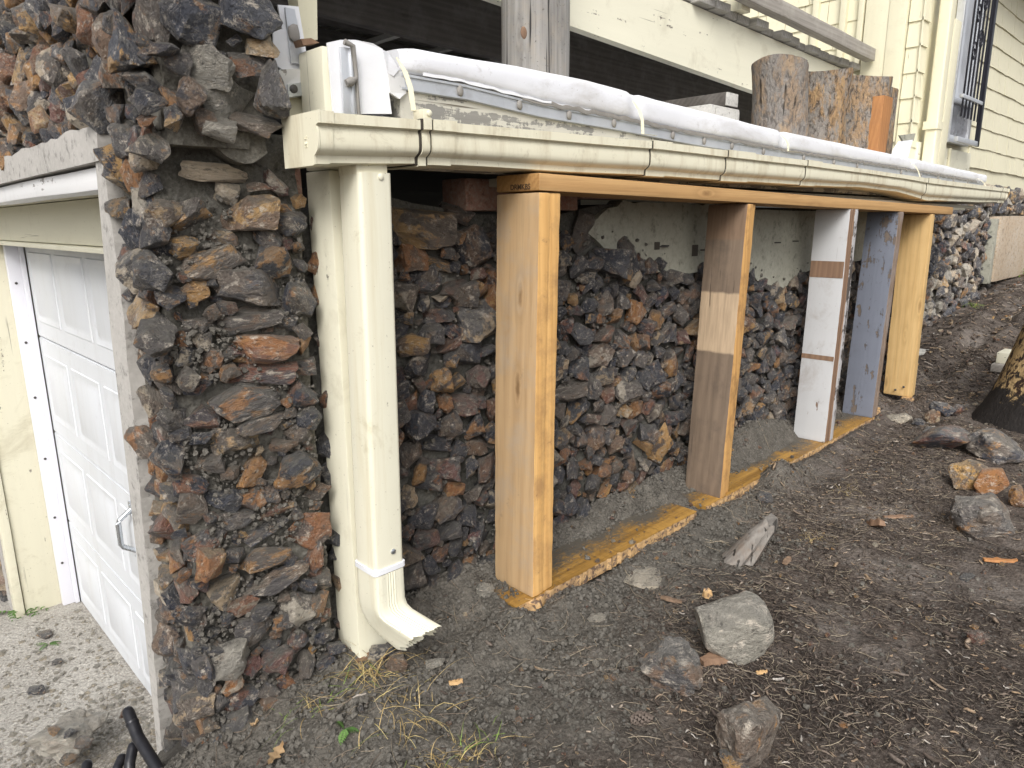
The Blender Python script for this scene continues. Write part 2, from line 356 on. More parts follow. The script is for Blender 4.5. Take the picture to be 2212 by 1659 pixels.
M['glass'] = mat_plain('window glass', (0.70, 0.73, 0.78), 0.08, 0.0, 0.1, 3, 0, None, 1.0)  # pale base colour puts the reflected sky into the pane
M['panel'] = mat_plain('crumpled foil panel', (0.72, 0.73, 0.78), 0.25, 0.6, 0.2, 6)
M['tube'] = mat_plain('black handle enamel', (0.018, 0.018, 0.022), 0.33, 0.2, 0.3, 60, 0.0005, (0.25, (0.12, 0.11, 0.1), 60))
M['eave'] = mat_plain('grey eave metal', (0.33, 0.33, 0.34), 0.5)

def mat_bark(name, greyamt=0.0, off=0.0):
    g = G(name); co = g.vadd(g.co(), (off, off, off * 0.7))
    sv_ = g.scale(co, (1, 1, 0.45))
    n = g.noise(sv_, 60, 8, 0.72, 0.6)
    big = g.noise(sv_, 17, 8, 0.7, 0.3)
    col = g.mix(g.ramp(big, [(0.45, 0), (0.56, 1)]), (0.27, 0.245, 0.215), (0.36, 0.235, 0.125))
    col = g.mix(g.ramp(n, [(0.40, 0.9), (0.50, 0)]), col, (0.07, 0.055, 0.045))
    col = g.mix(g.ramp(g.noise(sv_, 26, 7, 0.72), [(0.55, 0), (0.63, 0.8)]), col, (0.46, 0.31, 0.16))
    cr = g.noise(g.scale(co, (30, 30, 0.8)), 1.0, 3, 0.5)
    cm = g.ramp(cr, [(0.30, 0.9), (0.35, 0)])
    col = g.mix(greyamt, col, g.mix(n, (0.14, 0.13, 0.12), (0.34, 0.32, 0.30)))
    col = g.mix(cm, col, (0.02, 0.016, 0.012))
    h = g.math('SUBTRACT', g.math('ADD', g.math('ADD', g.math('MULTIPLY', n, 0.8), big), g.noise(sv_, 120, 3)), g.math('MULTIPLY', cm, 1.0))
    return g.done(col, 0.88, g.bump(h, 1.0, 0.012), 0, 0.25)
M['bark'] = mat_bark('flaky pine bark', 0.15, 2.0)
M['bark_grey'] = mat_bark('silvered log', 0.42, 5.0)
M['bark_tan'] = mat_bark('orange brown log', 0.0, 9.0)

def mat_char():
    g = G('charred trunk'); co = g.co()
    z = g.sep(co)[2]
    n = g.noise(g.scale(co, (1, 1, 0.6)), 34, 6, 0.7, 0.5)
    edge = g.math('ADD', g.math('MULTIPLY', g.math('ADD', z, 0.80), 1.8), g.math('MULTIPLY', g.math('SUBTRACT', g.noise(co, 11, 6, 0.7), 0.5), 1.3))
    up = g.ramp(edge, [(0.02, 0.0), (0.10, 1.0)])
    wood = g.mix(g.ramp(n, [(0.48, 0.0), (0.54, 1.0)]), (0.44, 0.31, 0.15), (0.035, 0.02, 0.014))
    col = g.mix(up, g.mix(n, (0.007, 0.006, 0.006), (0.03, 0.025, 0.022)), wood)
    return g.done(col, 0.8, g.bump(g.noise(g.scale(co, (1, 1, 0.35)), 60, 6, 0.7), 1.0, 0.012), 0, 0.3)
M['char'] = mat_char()

def mat_ground():
    g = G('yard soil'); co = g.co()
    xyz = g.sep(co)
    big = g.noise(co, 2.3, 6, 0.62, 0.5)
    # grey mortar-sand near the wall, dark humus in the yard
    wall = g.math('ADD', g.math('ADD', xyz[1], g.math('MULTIPLY', xyz[0], -0.20)), g.math('MULTIPLY', g.math('SUBTRACT', big, 0.5), 0.7))
    wm = g.ramp(wall, [(0.44, 0.0), (0.66, 1.0)])
    mid = g.noise(co, 16, 7, 0.7)
    humus = g.mix(g.ramp(mid, [(0.34, 0), (0.68, 1)]), (0.042, 0.033, 0.027), (0.136, 0.109, 0.092))
    humus = g.mix(g.ramp(g.noise(co, 3.1, 5, 0.6), [(0.50, 0), (0.64, 0.8)]), humus, (0.215, 0.187, 0.165))
    damp = g.noise(g.vadd(co, (3.0, 8.0, 0.0)), 1.5, 7, 0.68, 0.4)
    humus = g.mix(g.ramp(damp, [(0.50, 0.0), (0.60, 0.8)]), humus, g.mix(mid, (0.016, 0.012, 0.010), (0.055, 0.042, 0.035)))
    sand = g.mix(g.ramp(mid, [(0.34, 0), (0.68, 1)]), (0.080, 0.073, 0.062), (0.156, 0.143, 0.122))
    col = g.mix(wm, humus, sand)
    f = g.noise(co, 150, 4, 0.75)
    col = g.mix(g.ramp(f, [(0.52, 0), (0.72, 0.75)]), col, (0.24, 0.215, 0.185))
    col = g.mix(g.ramp(f, [(0.28, 0.8), (0.44, 0)]), col, (0.026, 0.022, 0.019))
    col = g.mix(g.ramp(g.voro(co, 46), [(0.10, 0.55), (0.20, 0.0)]), col, (0.22, 0.215, 0.20))
    h = g.math('ADD', g.noise(co, 55, 8, 0.75), g.math('MULTIPLY', g.voro(co, 110), 0.5))
    return g.done(col, 0.95, g.bump(h, 1.0, 0.010), 0, 0.2)
M['ground'] = mat_ground()

def mat_drive():
    g = G('gritty concrete drive'); co = g.co()
    xyz = g.sep(co)
    col = g.mix(g.ramp(g.noise(co, 5, 6, 0.65), [(0.35, 0), (0.65, 1)]), (0.29, 0.27, 0.24), (0.40, 0.38, 0.345))
    near = g.math('ADD', xyz[1], g.math('MULTIPLY', g.math('SUBTRACT', g.noise(co, 4, 5, 0.65), 0.5), 0.9))
    col = g.mix(g.ramp(g.math('MULTIPLY', near, 0.25), [(0.60, 0.9), (0.72, 0.0)]), col, (0.155, 0.135, 0.11))
    f = g.noise(co, 110, 5, 0.75)
    col = g.mix(g.ramp(f, [(0.50, 0), (0.66, 0.8)]), col, (0.60, 0.57, 0.51))
    col = g.mix(g.ramp(f, [(0.32, 0.75), (0.46, 0)]), col, (0.12, 0.105, 0.085))
    h = g.math('ADD', g.noise(co, 80, 6, 0.75), g.math('MULTIPLY', g.voro(co, 70), 0.7))
    return g.done(col, 0.92, g.bump(h, 1.0, 0.008), 0, 0.25)
M['drive'] = mat_drive()

def mat_tone(name, cols, rough=0.85):
    g = G(name)
    t = g.attr('tone').outputs['Fac']
    col = g.ramp(t, cols)
    n = g.noise(g.co(), 200, 3, 0.6)
    col = g.mix(g.ramp(n, [(0.35, 0.5), (0.6, 0)]), col, (0.05, 0.04, 0.03))
    return g.done(col, rough, None, 0, 0.3)
M['litter'] = mat_tone('needle litter', [(0, (0.05, 0.04, 0.034)), (0.4, (0.15, 0.12, 0.095)), (0.75, (0.24, 0.195, 0.15)), (1, (0.42, 0.36, 0.26))])
M['chips'] = mat_tone('bark chips', [(0, (0.022, 0.018, 0.016)), (0.5, (0.085, 0.064, 0.052)), (0.78, (0.19, 0.155, 0.13)), (0.92, (0.34, 0.24, 0.15)), (1, (0.48, 0.45, 0.41))])
M['straw'] = mat_tone('dry straw grass', [(0, (0.40, 0.28, 0.11)), (0.6, (0.56, 0.43, 0.20)), (0.85, (0.50, 0.45, 0.2)), (1, (0.20, 0.30, 0.06))], 0.6)
M['leaf'] = mat_tone('green weed leaf', [(0, (0.05, 0.12, 0.025)), (1, (0.14, 0.27, 0.06))], 0.55)
M['dryleaf'] = mat_plain('dry tan leaf', (0.42, 0.29, 0.16), 0.7, 0, 0.4, 60)
M['cone'] = mat_plain('pine cone scales', (0.14, 0.11, 0.09), 0.8, 0, 0.5, 120)

# ------------------------------------------------------------------ object helpers
def thing(name, label, cat, loc=(0, 0, 0), group=None):
    o = bpy.data.objects.new(name, None); COL.objects.link(o)
    o.location = loc; o.empty_display_size = 0.05
    o['label'] = label; o['category'] = cat
    if group: o['group'] = group
    return o

def tag(o, label, cat, group=None):
    o['label'] = label; o['category'] = cat
    if group: o['group'] = group
    return o

def adopt(o, parent):
    if parent is not None:
        o.parent = parent
        o.matrix_parent_inverse = Matrix.Translation(-Vector(parent.location))
    return o

def link(name, me, mats=None, parent=None, smooth=None):
    if mats is not None:
        for mm in (mats if isinstance(mats, (list, tuple)) else [mats]): me.materials.append(M[mm] if isinstance(mm, str) else mm)
    if smooth is not None:
        me.polygons.foreach_set('use_smooth', np.ones(len(me.polygons), bool))
        if smooth < 180: me.set_sharp_from_angle(angle=math.radians(smooth))
    o = bpy.data.objects.new(name, me); COL.objects.link(o)
    return adopt(o, parent)

def frombm(name, bm, mats=None, parent=None, smooth=None):
    bmesh.ops.recalc_face_normals(bm, faces=bm.faces)
    me = bpy.data.meshes.new(name); bm.to_mesh(me); bm.free()
    return link(name, me, mats, parent, smooth)

def bm_box(bm, c, s, rot=None, mi=0):
    r = bmesh.ops.create_cube(bm, size=1.0)
    vs = r['verts']
    mt = Matrix.Translation(Vector(c)) @ (rot.to_matrix().to_4x4() if rot else Matrix.Identity(4)) @ Matrix.Diagonal((*s, 1))
    bmesh.ops.transform(bm, matrix=mt, verts=vs)
    fs = {f for v in vs for f in v.link_faces}
    for f in fs: f.material_index = mi
    return vs

def box(name, x0, x1, y0, y1, z0, z1, mat, parent=None, bev=0.003, edge=None, rot=None, wob=0.0, seg=0):
    """board or block; edge = material for the faces that look to -Y"""
    bm = bmesh.new()
    bm_box(bm, ((x0 + x1) / 2, (y0 + y1) / 2, (z0 + z1) / 2), (x1 - x0, y1 - y0, z1 - z0), rot)
    if bev > 0: bmesh.ops.bevel(bm, geom=bm.edges[:], offset=bev, segments=2, affect='EDGES', profile=0.6)
    if seg:
        d = [x1 - x0, y1 - y0, z1 - z0]; k = d.index(max(d))
        lo = (x0, y0, z0)[k]
        for i in range(1, seg):
            no = [0, 0, 0]; no[k] = 1; pt = [0, 0, 0]; pt[k] = lo + d[k] * i / seg
            bmesh.ops.bisect_plane(bm, geom=bm.verts[:] + bm.edges[:] + bm.faces[:], plane_co=pt, plane_no=no)
    if wob:
        for v in bm.verts:
            p = v.co * 2.1; q = v.co * 26
            v.co += Vector((n1(p.x + 9, p.y, p.z) + 0.45 * n1(q.x, q.y, q.z), n1(p.x, p.y + 5, p.z) + 0.45 * n1(q.x + 5, q.y, q.z), n1(p.x, p.y, p.z + 3))) * wob
    if edge is not None:
        bm.normal_update()
        for f in bm.faces:
            if f.normal.y < -0.6: f.material_index = 1
    return frombm(name, bm, [mat, edge] if edge else mat, parent, 40)

def tube(bm, pts, rad, n=10, cap=True):
    rings = []
    pts = [Vector(p) for p in pts]
    up = Vector((0.13, 0.21, 0.97))
    for i, p in enumerate(pts):
        t = (pts[min(i + 1, len(pts) - 1)] - pts[max(i - 1, 0)]).normalized()
        a = t.cross(up)
        if a.length < 0.1: a = t.cross(Vector((1, 0, 0)))
        a.normalize(); b = t.cross(a)
        r = rad[i] if isinstance(rad, (list, tuple)) else rad
        rings.append([bm.verts.new(p + (a * math.cos(k * 2 * math.pi / n) + b * math.sin(k * 2 * math.pi / n)) * r) for k in range(n)])
    for q in range(len(rings) - 1):
        for k in range(n):
            bm.faces.new((rings[q][k], rings[q][(k + 1) % n], rings[q + 1][(k + 1) % n], rings[q + 1][k]))
    if cap:
        bm.faces.new(rings[0][::-1]); bm.faces.new(rings[-1])
    return rings

def sweep(name, sections, mat, parent, closed=True, caps=True, smooth=35):
    """sections: list of lists of points, same count"""
    bm = bmesh.new()
    rows = [[bm.verts.new(p) for p in s] for s in sections]
    n = len(rows[0])
    for a, b in zip(rows[:-1], rows[1:]):
        for k in range(n if closed else n - 1):
            bm.faces.new((a[k], a[(k + 1) % n], b[(k + 1) % n], b[k]))
    if caps and closed:
        bm.faces.new(rows[0]); bm.faces.new(rows[-1])
    return frombm(name, bm, mat, parent, smooth)

def screw(parent, p, nrm, r=0.004, mat='dark_hole', name='screw'):
    bm = bmesh.new()
    nv = Vector(nrm).normalized()
    tube(bm, [Vector(p) - nv * 0.002, Vector(p) + nv * r * 0.35, Vector(p) + nv * r * 0.6], [r, r, r * 0.6], 10)
    return frombm(name, bm, mat, parent, 40)

# ------------------------------------------------------------------ rock library
def rock_mesh(seed, detail=1, rough=0.07, npts=13, bev=0.05):
    rr = random.Random(seed)
    bm = bmesh.new()
    for i in range(npts):
        v = Vector((rr.gauss(0, 1), rr.gauss(0, 1), rr.gauss(0, 1))).normalized()
        q = max(abs(v.x), abs(v.y), abs(v.z))
        v = v * (0.5 / q * 0.9 + 0.55) * rr.uniform(0.82, 1.05)
        bm.verts.new(v)
    r = bmesh.ops.convex_hull(bm, input=bm.verts[:])
    junk = [e for e in set(r['geom_interior'] + r['geom_unused']) if isinstance(e, bmesh.types.BMVert)]
    if junk: bmesh.ops.delete(bm, geom=junk, context='VERTS')
    bmesh.ops.dissolve_limit(bm, angle_limit=math.radians(9), verts=bm.verts[:], edges=bm.edges[:])
    if bev: bmesh.ops.bevel(bm, geom=bm.edges[:], offset=bev, segments=1, affect='EDGES')
    bmesh.ops.triangulate(bm, faces=bm.faces[:])
    for _ in range(detail):
        lng = [e for e in bm.edges if e.calc_length() > 0.28]
        bmesh.ops.subdivide_edges(bm, edges=lng, cuts=1)
        bmesh.ops.triangulate(bm, faces=bm.faces[:])
    o = rr.uniform(0, 90)
    for v in bm.verts:
        p = v.co * 1.7 + Vector((o, o, o))
        n = n1(p.x, p.y, p.z) + 0.55 * n1(p.x * 2.7, p.y * 2.7, p.z * 2.7)
        ridge = abs(n1(p.x * 1.3 + 40, p.y * 1.3, p.z * 1.3))
        v.co *= 1 + rough * n * 1.6 - rough * 1.2 * (0.3 - min(0.3, ridge))
    xs = [max(abs(v.co[k]) for v in bm.verts) for k in range(3)]
    for v in bm.verts:
        for k in range(3): v.co[k] /= xs[k]
    bmesh.ops.recalc_face_normals(bm, faces=bm.faces)
    me = bpy.data.meshes.new('stone')
    bm.to_mesh(me); bm.free()
    co = np.empty(len(me.vertices) * 3, np.float32); me.vertices.foreach_get('co', co)
    a = me.attributes.new('rp', 'FLOAT_VECTOR', 'POINT')
    a.data.foreach_set('vector', co + np.float32(seed * 3.17 % 17))
    me.polygons.foreach_set('use_smooth', np.ones(len(me.polygons), bool))
    me.set_sharp_from_angle(angle=math.radians(21))
    return me

LIB = [rock_mesh(100 + i, 2, 0.085, random.Random(i).choice([10, 12, 14, 17]), 0.03) for i in range(48)]
LIBV = []
for me in LIB:
    co = np.empty(len(me.vertices) * 3, np.float32); me.vertices.foreach_get('co', co)
    fv = np.empty(len(me.loops), np.int32); me.loops.foreach_get('vertex_index', fv)
    LIBV.append((co.reshape(-1, 3), fv.reshape(-1, 3)))
SMALL = []
for i in range(14):
    me = rock_mesh(300 + i, 0, 0.06, 15, 0.0)
    co = np.empty(len(me.vertices) * 3, np.float32); me.vertices.foreach_get('co', co)
    fv = np.empty(len(me.loops), np.int32); me.loops.foreach_get('vertex_index', fv)
    SMALL.append((co.reshape(-1, 3), fv.reshape(-1, 3)))

def joined(name, lib, items, mat, parent=None, smooth=30):
    """items: (lib index, 3x3 matrix, position, tone); one mesh"""
    vs, fs, tn, rp, off = [], [], [], [], 0
    for li, R3, p, t in items:
        co, fv = lib[li]
        vs.append(co @ R3.T + p); fs.append(fv + off); off += len(co)
        tn.append(np.full(len(co), t, np.float32)); rp.append(co + np.float32((off * 0.37) % 23))
    vs = np.concatenate(vs).astype(np.float32); fs = np.concatenate(fs)
    me = bpy.data.meshes.new(name)
    me.vertices.add(len(vs)); me.vertices.foreach_set('co', vs.ravel())
    me.loops.add(len(fs) * 3); me.loops.foreach_set('vertex_index', fs.ravel().astype(np.int32))
    me.polygons.add(len(fs)); me.polygons.foreach_set('loop_start', np.arange(0, len(fs) * 3, 3, dtype=np.int32))
    me.update()
    me.attributes.new('tone', 'FLOAT', 'POINT').data.foreach_set('value', np.concatenate(tn))
    me.attributes.new('rp', 'FLOAT_VECTOR', 'POINT').data.foreach_set('vector', np.concatenate(rp).ravel())
    o = link(name, me, mat, parent, smooth)
    o['kind'] = 'stuff'
    return o

def raw_mesh(name, vs, fs, tone, mat, parent=None):
    """vs (n,3), fs (m,k)"""
    k = fs.shape[1]
    me = bpy.data.meshes.new(name)
    me.vertices.add(len(vs)); me.vertices.foreach_set('co', np.ascontiguousarray(vs, np.float32).ravel())
    me.loops.add(len(fs) * k); me.loops.foreach_set('vertex_index', fs.ravel().astype(np.int32))
    me.polygons.add(len(fs)); me.polygons.foreach_set('loop_start', np.arange(0, len(fs) * k, k, dtype=np.int32))
    me.update()
    if tone is not None: me.attributes.new('tone', 'FLOAT', 'POINT').data.foreach_set('value', np.ascontiguousarray(tone, np.float32))
    return link(name, me, mat, parent)

# ------------------------------------------------------------------ ground
def gz(x, y):
    """height of the yard, relative to the camera"""
    b = -0.952 + 0.012 * math.sin(x * 2.1 + y * 1.3)
    b += 0.11 * max(0.0, x - 4.6) * min(1.0, max(0.0, (y + 0.6) / 1.6)) if x < 8 else 0.374
    b += 0.045 * math.exp(-((y - 1.33) / 0.10) ** 2) * (1 if x > 0.9 else max(0, (x - 0.6) / 0.3))
    b -= 0.30 * max(0.0, 0.60 - x)
    if x < 0.85 and y > 1.3:
        w = min(1.0, (0.85 - x) / 0.2)
        b -= w * (0.66 * (min(y, 1.66) - 1.3) + 2.3 * max(0.0, y - 1.66))
    b -= 0.35 * max(0.0, 0.25 - x)
    b += 0.028 * n1(x * 2.3, y * 2.3, 1.0) + 0.013 * n1(x * 6.7, y * 6.7, 4.0)
    b += 0.026 * math.exp(-((y - 1.075) / 0.05) ** 2)
    # soil heaped over the sill in places
    s = math.exp(-((y - 1.19) / 0.10) ** 2)
    b += s * (0.050 * math.exp(-((x - 1.96) / 0.10) ** 2) + 0.045 * math.exp(-((x - 1.09) / 0.05) ** 2) + 0.030 * math.exp(-((x - 1.27) / 0.06) ** 2) + 0.05 * math.exp(-((x - 3.78) / 0.16) ** 2) - 0.010)
    b += 0.085 * max(0.0, n1(x * 4.3, 2.0, 6.0) - 0.02) * math.exp(-((y - 1.09) / 0.06) ** 2)
    b += 0.05 * math.exp(-((x - 1.9) / 0.5) ** 2 - ((y - 1.30) / 0.06) ** 2) + 0.09 * math.exp(-((x - 2.7) / 0.28) ** 2 - ((y - 1.30) / 0.07) ** 2)
    return max(b, -2.0)

def wallness(x, y): return min(1, max(0, (y - 0.20 * x - 0.46 + 0.25 * n1(x * 2.3, y * 2.3, 5)) / 0.22))

def build_ground():
    xs = np.concatenate([np.linspace(-40, -1.2, 12)[:-1], np.arange(-1.2, -0.2, 0.05), np.arange(-0.2, 2.6, 0.0105), np.arange(2.6, 5.6, 0.02), np.arange(5.6, 10, 0.05), np.linspace(10, 60, 14)])
    ys = np.concatenate([np.linspace(-40, -0.8, 12)[:-1], np.arange(-0.8, 0.0, 0.04), np.arange(0.0, 1.42, 0.0105), np.arange(1.42, 2.7, 0.05), np.linspace(2.7, 60, 10)])
    vs = []
    for y in ys:
        for x in xs:
            z = gz(float(x), float(y))
            if -0.3 < x < 9.9 and -0.2 < y < 1.7:
                w_ = 1.0 + 0.9 * wallness(float(x), float(y))
                z += w_ * (0.0065 * n1(x * 21, y * 21, 2) + 0.0045 * n1(x * 47, y * 47, 7) + 0.003 * n1(x * 90, y * 90, 3))
            vs.append((x, y, z))
    nx, ny = len(xs), len(ys)
    i = np.arange(ny - 1)[:, None] * nx + np.arange(nx - 1)[None, :]
    fs = np.stack([i, i + 1, i + nx + 1, i + nx], -1).reshape(-1, 4)
    o = raw_mesh('ground', np.array(vs), fs, None, 'ground')
    o['kind'] = 'structure'
    o.data.polygons.foreach_set('use_smooth', np.ones(len(fs), bool))
build_ground()

DRZ = -1.845
def build_drive():
    xs = np.concatenate([np.linspace(-12, -0.6, 14)[:-1], np.arange(-0.6, 0.78, 0.02)])
    ys = np.concatenate([np.arange(1.5, 4.2, 0.02), np.linspace(4.2, 14, 14)])
    vs = [(x, y, DRZ + 0.010 * n1(x * 3, y * 3, 9) + 0.004 * n1(x * 17, y * 17, 3) + 0.03 * max(0, 2.75 - y)) for y in ys for x in xs]
    nx, ny = len(xs), len(ys)
    i = np.arange(ny - 1)[:, None] * nx + np.arange(nx - 1)[None, :]
    fs = np.stack([i, i + 1, i + nx + 1, i + nx], -1).reshape(-1, 4)
    o = raw_mesh('driveway', np.array(vs), fs, None, 'drive')
    o['kind'] = 'structure'
    o.data.polygons.foreach_set('use_smooth', np.ones(len(fs), bool))
build_drive()

# ------------------------------------------------------------------ rubble walls
def pack(u0, u1, v0, v1, sizes, seed, allow=lambda u, v: True, manual=(), res=0.006, tol=0.20):
    """place ellipses of decreasing size over the rectangle; returns (u, v, a, b, angle, tone)"""
    r = random.Random(seed)
    W, H = int((u1 - u0) / res) + 1, int((v1 - v0) / res) + 1
    occ = np.zeros((H, W), bool)
    outl = []
    def mask(u, v, a, b, ang):
        R = max(a, b)
        i0, i1 = max(0, int((v - R - v0) / res)), min(H, int((v + R - v0) / res) + 1)
        j0, j1 = max(0, int((u - R - u0) / res)), min(W, int((u + R - u0) / res) + 1)
        if i1 <= i0 or j1 <= j0: return None
        vv, uu = np.mgrid[i0:i1, j0:j1]
        du, dv = uu * res + u0 - u, vv * res + v0 - v
        c, s = math.cos(ang), math.sin(ang)
        mk = ((du * c + dv * s) / a) ** 2 + ((-du * s + dv * c) / b) ** 2 < 1
        return (slice(i0, i1), slice(j0, j1)), mk
    for (u, v, a, b, ang, t) in manual:
        mm = mask(u, v, a, b, ang)
        if mm: occ[mm[0]] |= mm[1]
        outl.append((u, v, a, b, ang, t))
    for a0, a1, tries in sizes:
        for _ in range(tries):
            u, v = r.uniform(u0, u1), r.uniform(v0, v1)
            if not allow(u, v): continue
            a = r.uniform(a0, a1); b = a * r.uniform(0.68, 1.0); ang = r.gauss(0, 0.6)
            mm = mask(u, v, a, b, ang)
            if mm is None: continue
            sl, mk = mm; tot = mk.sum()
            if tot == 0 or (occ[sl] & mk).sum() > tol * tot: continue
            occ[sl] |= mk
            outl.append((u, v, a, b, ang, None))
    return outl

def tone_pick(r, dark):
    q = r.random()
    if q < dark: return r.uniform(0.0, 0.30)
    if q < dark + 0.26: return r.uniform(0.28, 0.46)
    if q < dark + 0.31: return r.uniform(0.50, 0.62)
    if q < dark + 0.42: return r.uniform(0.70, 0.88)
    return r.uniform(0.2, 1.08)

def lay_stones(parent, stones, O, U, Vv, N, mat, seed, dark=0.42, depth=(0.55, 0.9), prot=0.012, limit=300, sink=0.0, grey=False):
    r = random.Random(seed)
    O, U, Vv, N = map(np.array, (O, U, Vv, N))
    big = []
    for (u, v, a, b, ang, t) in stones:
        c, s = math.cos(ang), math.sin(ang)
        c3 = b * r.uniform(*depth) if t is None else min(a, b) * 0.8
        pos = O + U * u + Vv * v + N * (r.uniform(-prot, prot) - sink)
        if t is None: t = tone_pick(r, dark) if not grey else r.choice([r.uniform(0.05, 0.33), r.uniform(0.12, 0.36), r.uniform(0.1, 0.4), r.uniform(0.2, 0.5), r.uniform(1.0, 1.15)])
        e1 = (U * c + Vv * s); e2 = (-U * s + Vv * c); e3 = np.cross(e1, e2)
        tl = Euler((r.uniform(-0.35, 0.35), r.uniform(-0.35, 0.35), 0)).to_matrix()
        B = np.stack([e1, e2, e3], 1) @ np.array(tl) @ np.diag([a * 1.17, b * 1.17, c3])
        fx, fy, fz = r.choice([(1, 1, 1), (-1, -1, 1), (1, -1, -1), (-1, 1, -1)])
        B = B @ np.diag([fx, fy, fz])
        x, y, d = proj(pos)
        vis = (a + b) * FPX / max(d, 0.1) if (d > 0.1 and -60 < x < 2272 and -60 < y < 1719) else 0
        big.append((vis, r.randrange(len(LIB)), B, pos, t))
    big.sort(key=lambda q: -q[0])
    for vis, li, B, pos, t in big[:limit]:
        o = bpy.data.objects.new('stone', LIB[li])
        mw = Matrix.Identity(4)
        for i in range(3):
            for j in range(3): mw[i][j] = B[i][j]
            mw[i][3] = pos[i]
        COL.objects.link(o)
        o.parent = parent
        o.matrix_parent_inverse = Matrix.Translation(-Vector(parent.location))
        o.matrix_basis = mw
        o['tone'] = float(t); o['shift'] = r.random()
        if not LIB[li].materials: LIB[li].materials.append(M['rock'])
        if mat != 'rock':
            o.material_slots[0].link = 'OBJECT'; o.material_slots[0].material = M[mat]
    rest = [(li, B, pos, t) for vis, li, B, pos, t in big[limit:] ]
    if rest: joined('small_stones', LIBV, rest, mat, parent)

def core(name, parent, u0, u1, vb, vt, O, U, Vv, N, mat, thick=0.3, res=0.014, amp=0.014, seed=0.0):
    """rough mortar face with a solid body behind it; vb, vt are functions of u"""
    O, U, Vv, N = map(np.array, (O, U, Vv, N))
    nu = max(2, int((u1 - u0) / res)); 
    nv = max(2, int(max(vt(u) - vb(u) for u in np.linspace(u0, u1, 9)) / res))
    vs = []
    for j in range(nv + 1):
        for i in range(nu + 1):
            u = u0 + (u1 - u0) * i / nu
            a, b = vb(u), vt(u)
            v = a + (b - a) * j / nv
            d = amp * (n1(u * 9 + seed, v * 9, seed) + 0.6 * n1(u * 24, v * 24, seed + 3) + 0.45 * n1(u * 60, v * 60, seed + 5))
            vs.append(O + U * u + Vv * v + N * d)
    k = len(vs)
    for q in list(vs[:k]): vs.append(q - N * thick)
    w = nu + 1
    fs = []
    for j in range(nv):
        for i in range(nu):
            a = j * w + i
            fs.append((a, a + 1, a + w + 1, a + w)); fs.append((k + a, k + a + w, k + a + w + 1, k + a + 1))
    for i in range(nu):
        fs.append((i, k + i, k + i + 1, i + 1)); a = nv * w + i; fs.append((a, a + 1, k + a + 1, k + a))
    for j in range(nv):
        a = j * w; fs.append((a, a + w, k + a + w, k + a)); a = j * w + nu; fs.append((a, k + a, k + a + w, a + w))
    o = raw_mesh(name, np.array(vs), np.array(fs), None, mat, parent)
    bm = bmesh.new(); bm.from_mesh(o.data); bmesh.ops.recalc_face_normals(bm, faces=bm.faces); bm.to_mesh(o.data); bm.free()
    o.data.polygons.foreach_set('use_smooth', np.ones(len(fs), bool)); o.data.set_sharp_from_angle(angle=math.radians(55))
    return o

def crumbs_on(parent, O, U, Vv, N, u0, u1, v0, v1, n, rmin, rmax, mat, seed, allow=lambda u, v: True):
    r = random.Random(seed); items = []
    O, U, Vv, N = map(np.array, (O, U, Vv, N))
    while len(items) < n:
        u, v = r.uniform(u0, u1), r.uniform(v0, v1)
        if not allow(u, v): 
            n -= 1; continue
        # clustered
        if n1(u * 11, v * 11, seed) < -0.05: 
            n -= 0.6; continue
        s = rmin + (rmax - rmin) * r.random() ** 2.2
        R3 = np.array(Euler((r.uniform(0, 6), r.uniform(0, 6), r.uniform(0, 6))).to_matrix()) * s
        items.append((r.randrange(len(SMALL)), R3, O + U * u + Vv * v + N * r.uniform(-0.004, 0.014), r.random()))
    return joined('mortar_crumbs', SMALL, items, mat, parent)

EX, EY, EZ = (1, 0, 0), (0, 1, 0), (0, 0, 1)
NX, NY = (-1, 0, 0), (0, -1, 0)
FX = 0.41      # plane of the garage front
WY = 1.335     # plane of the porch wall
PY = 1.30      # side face of the corner pier

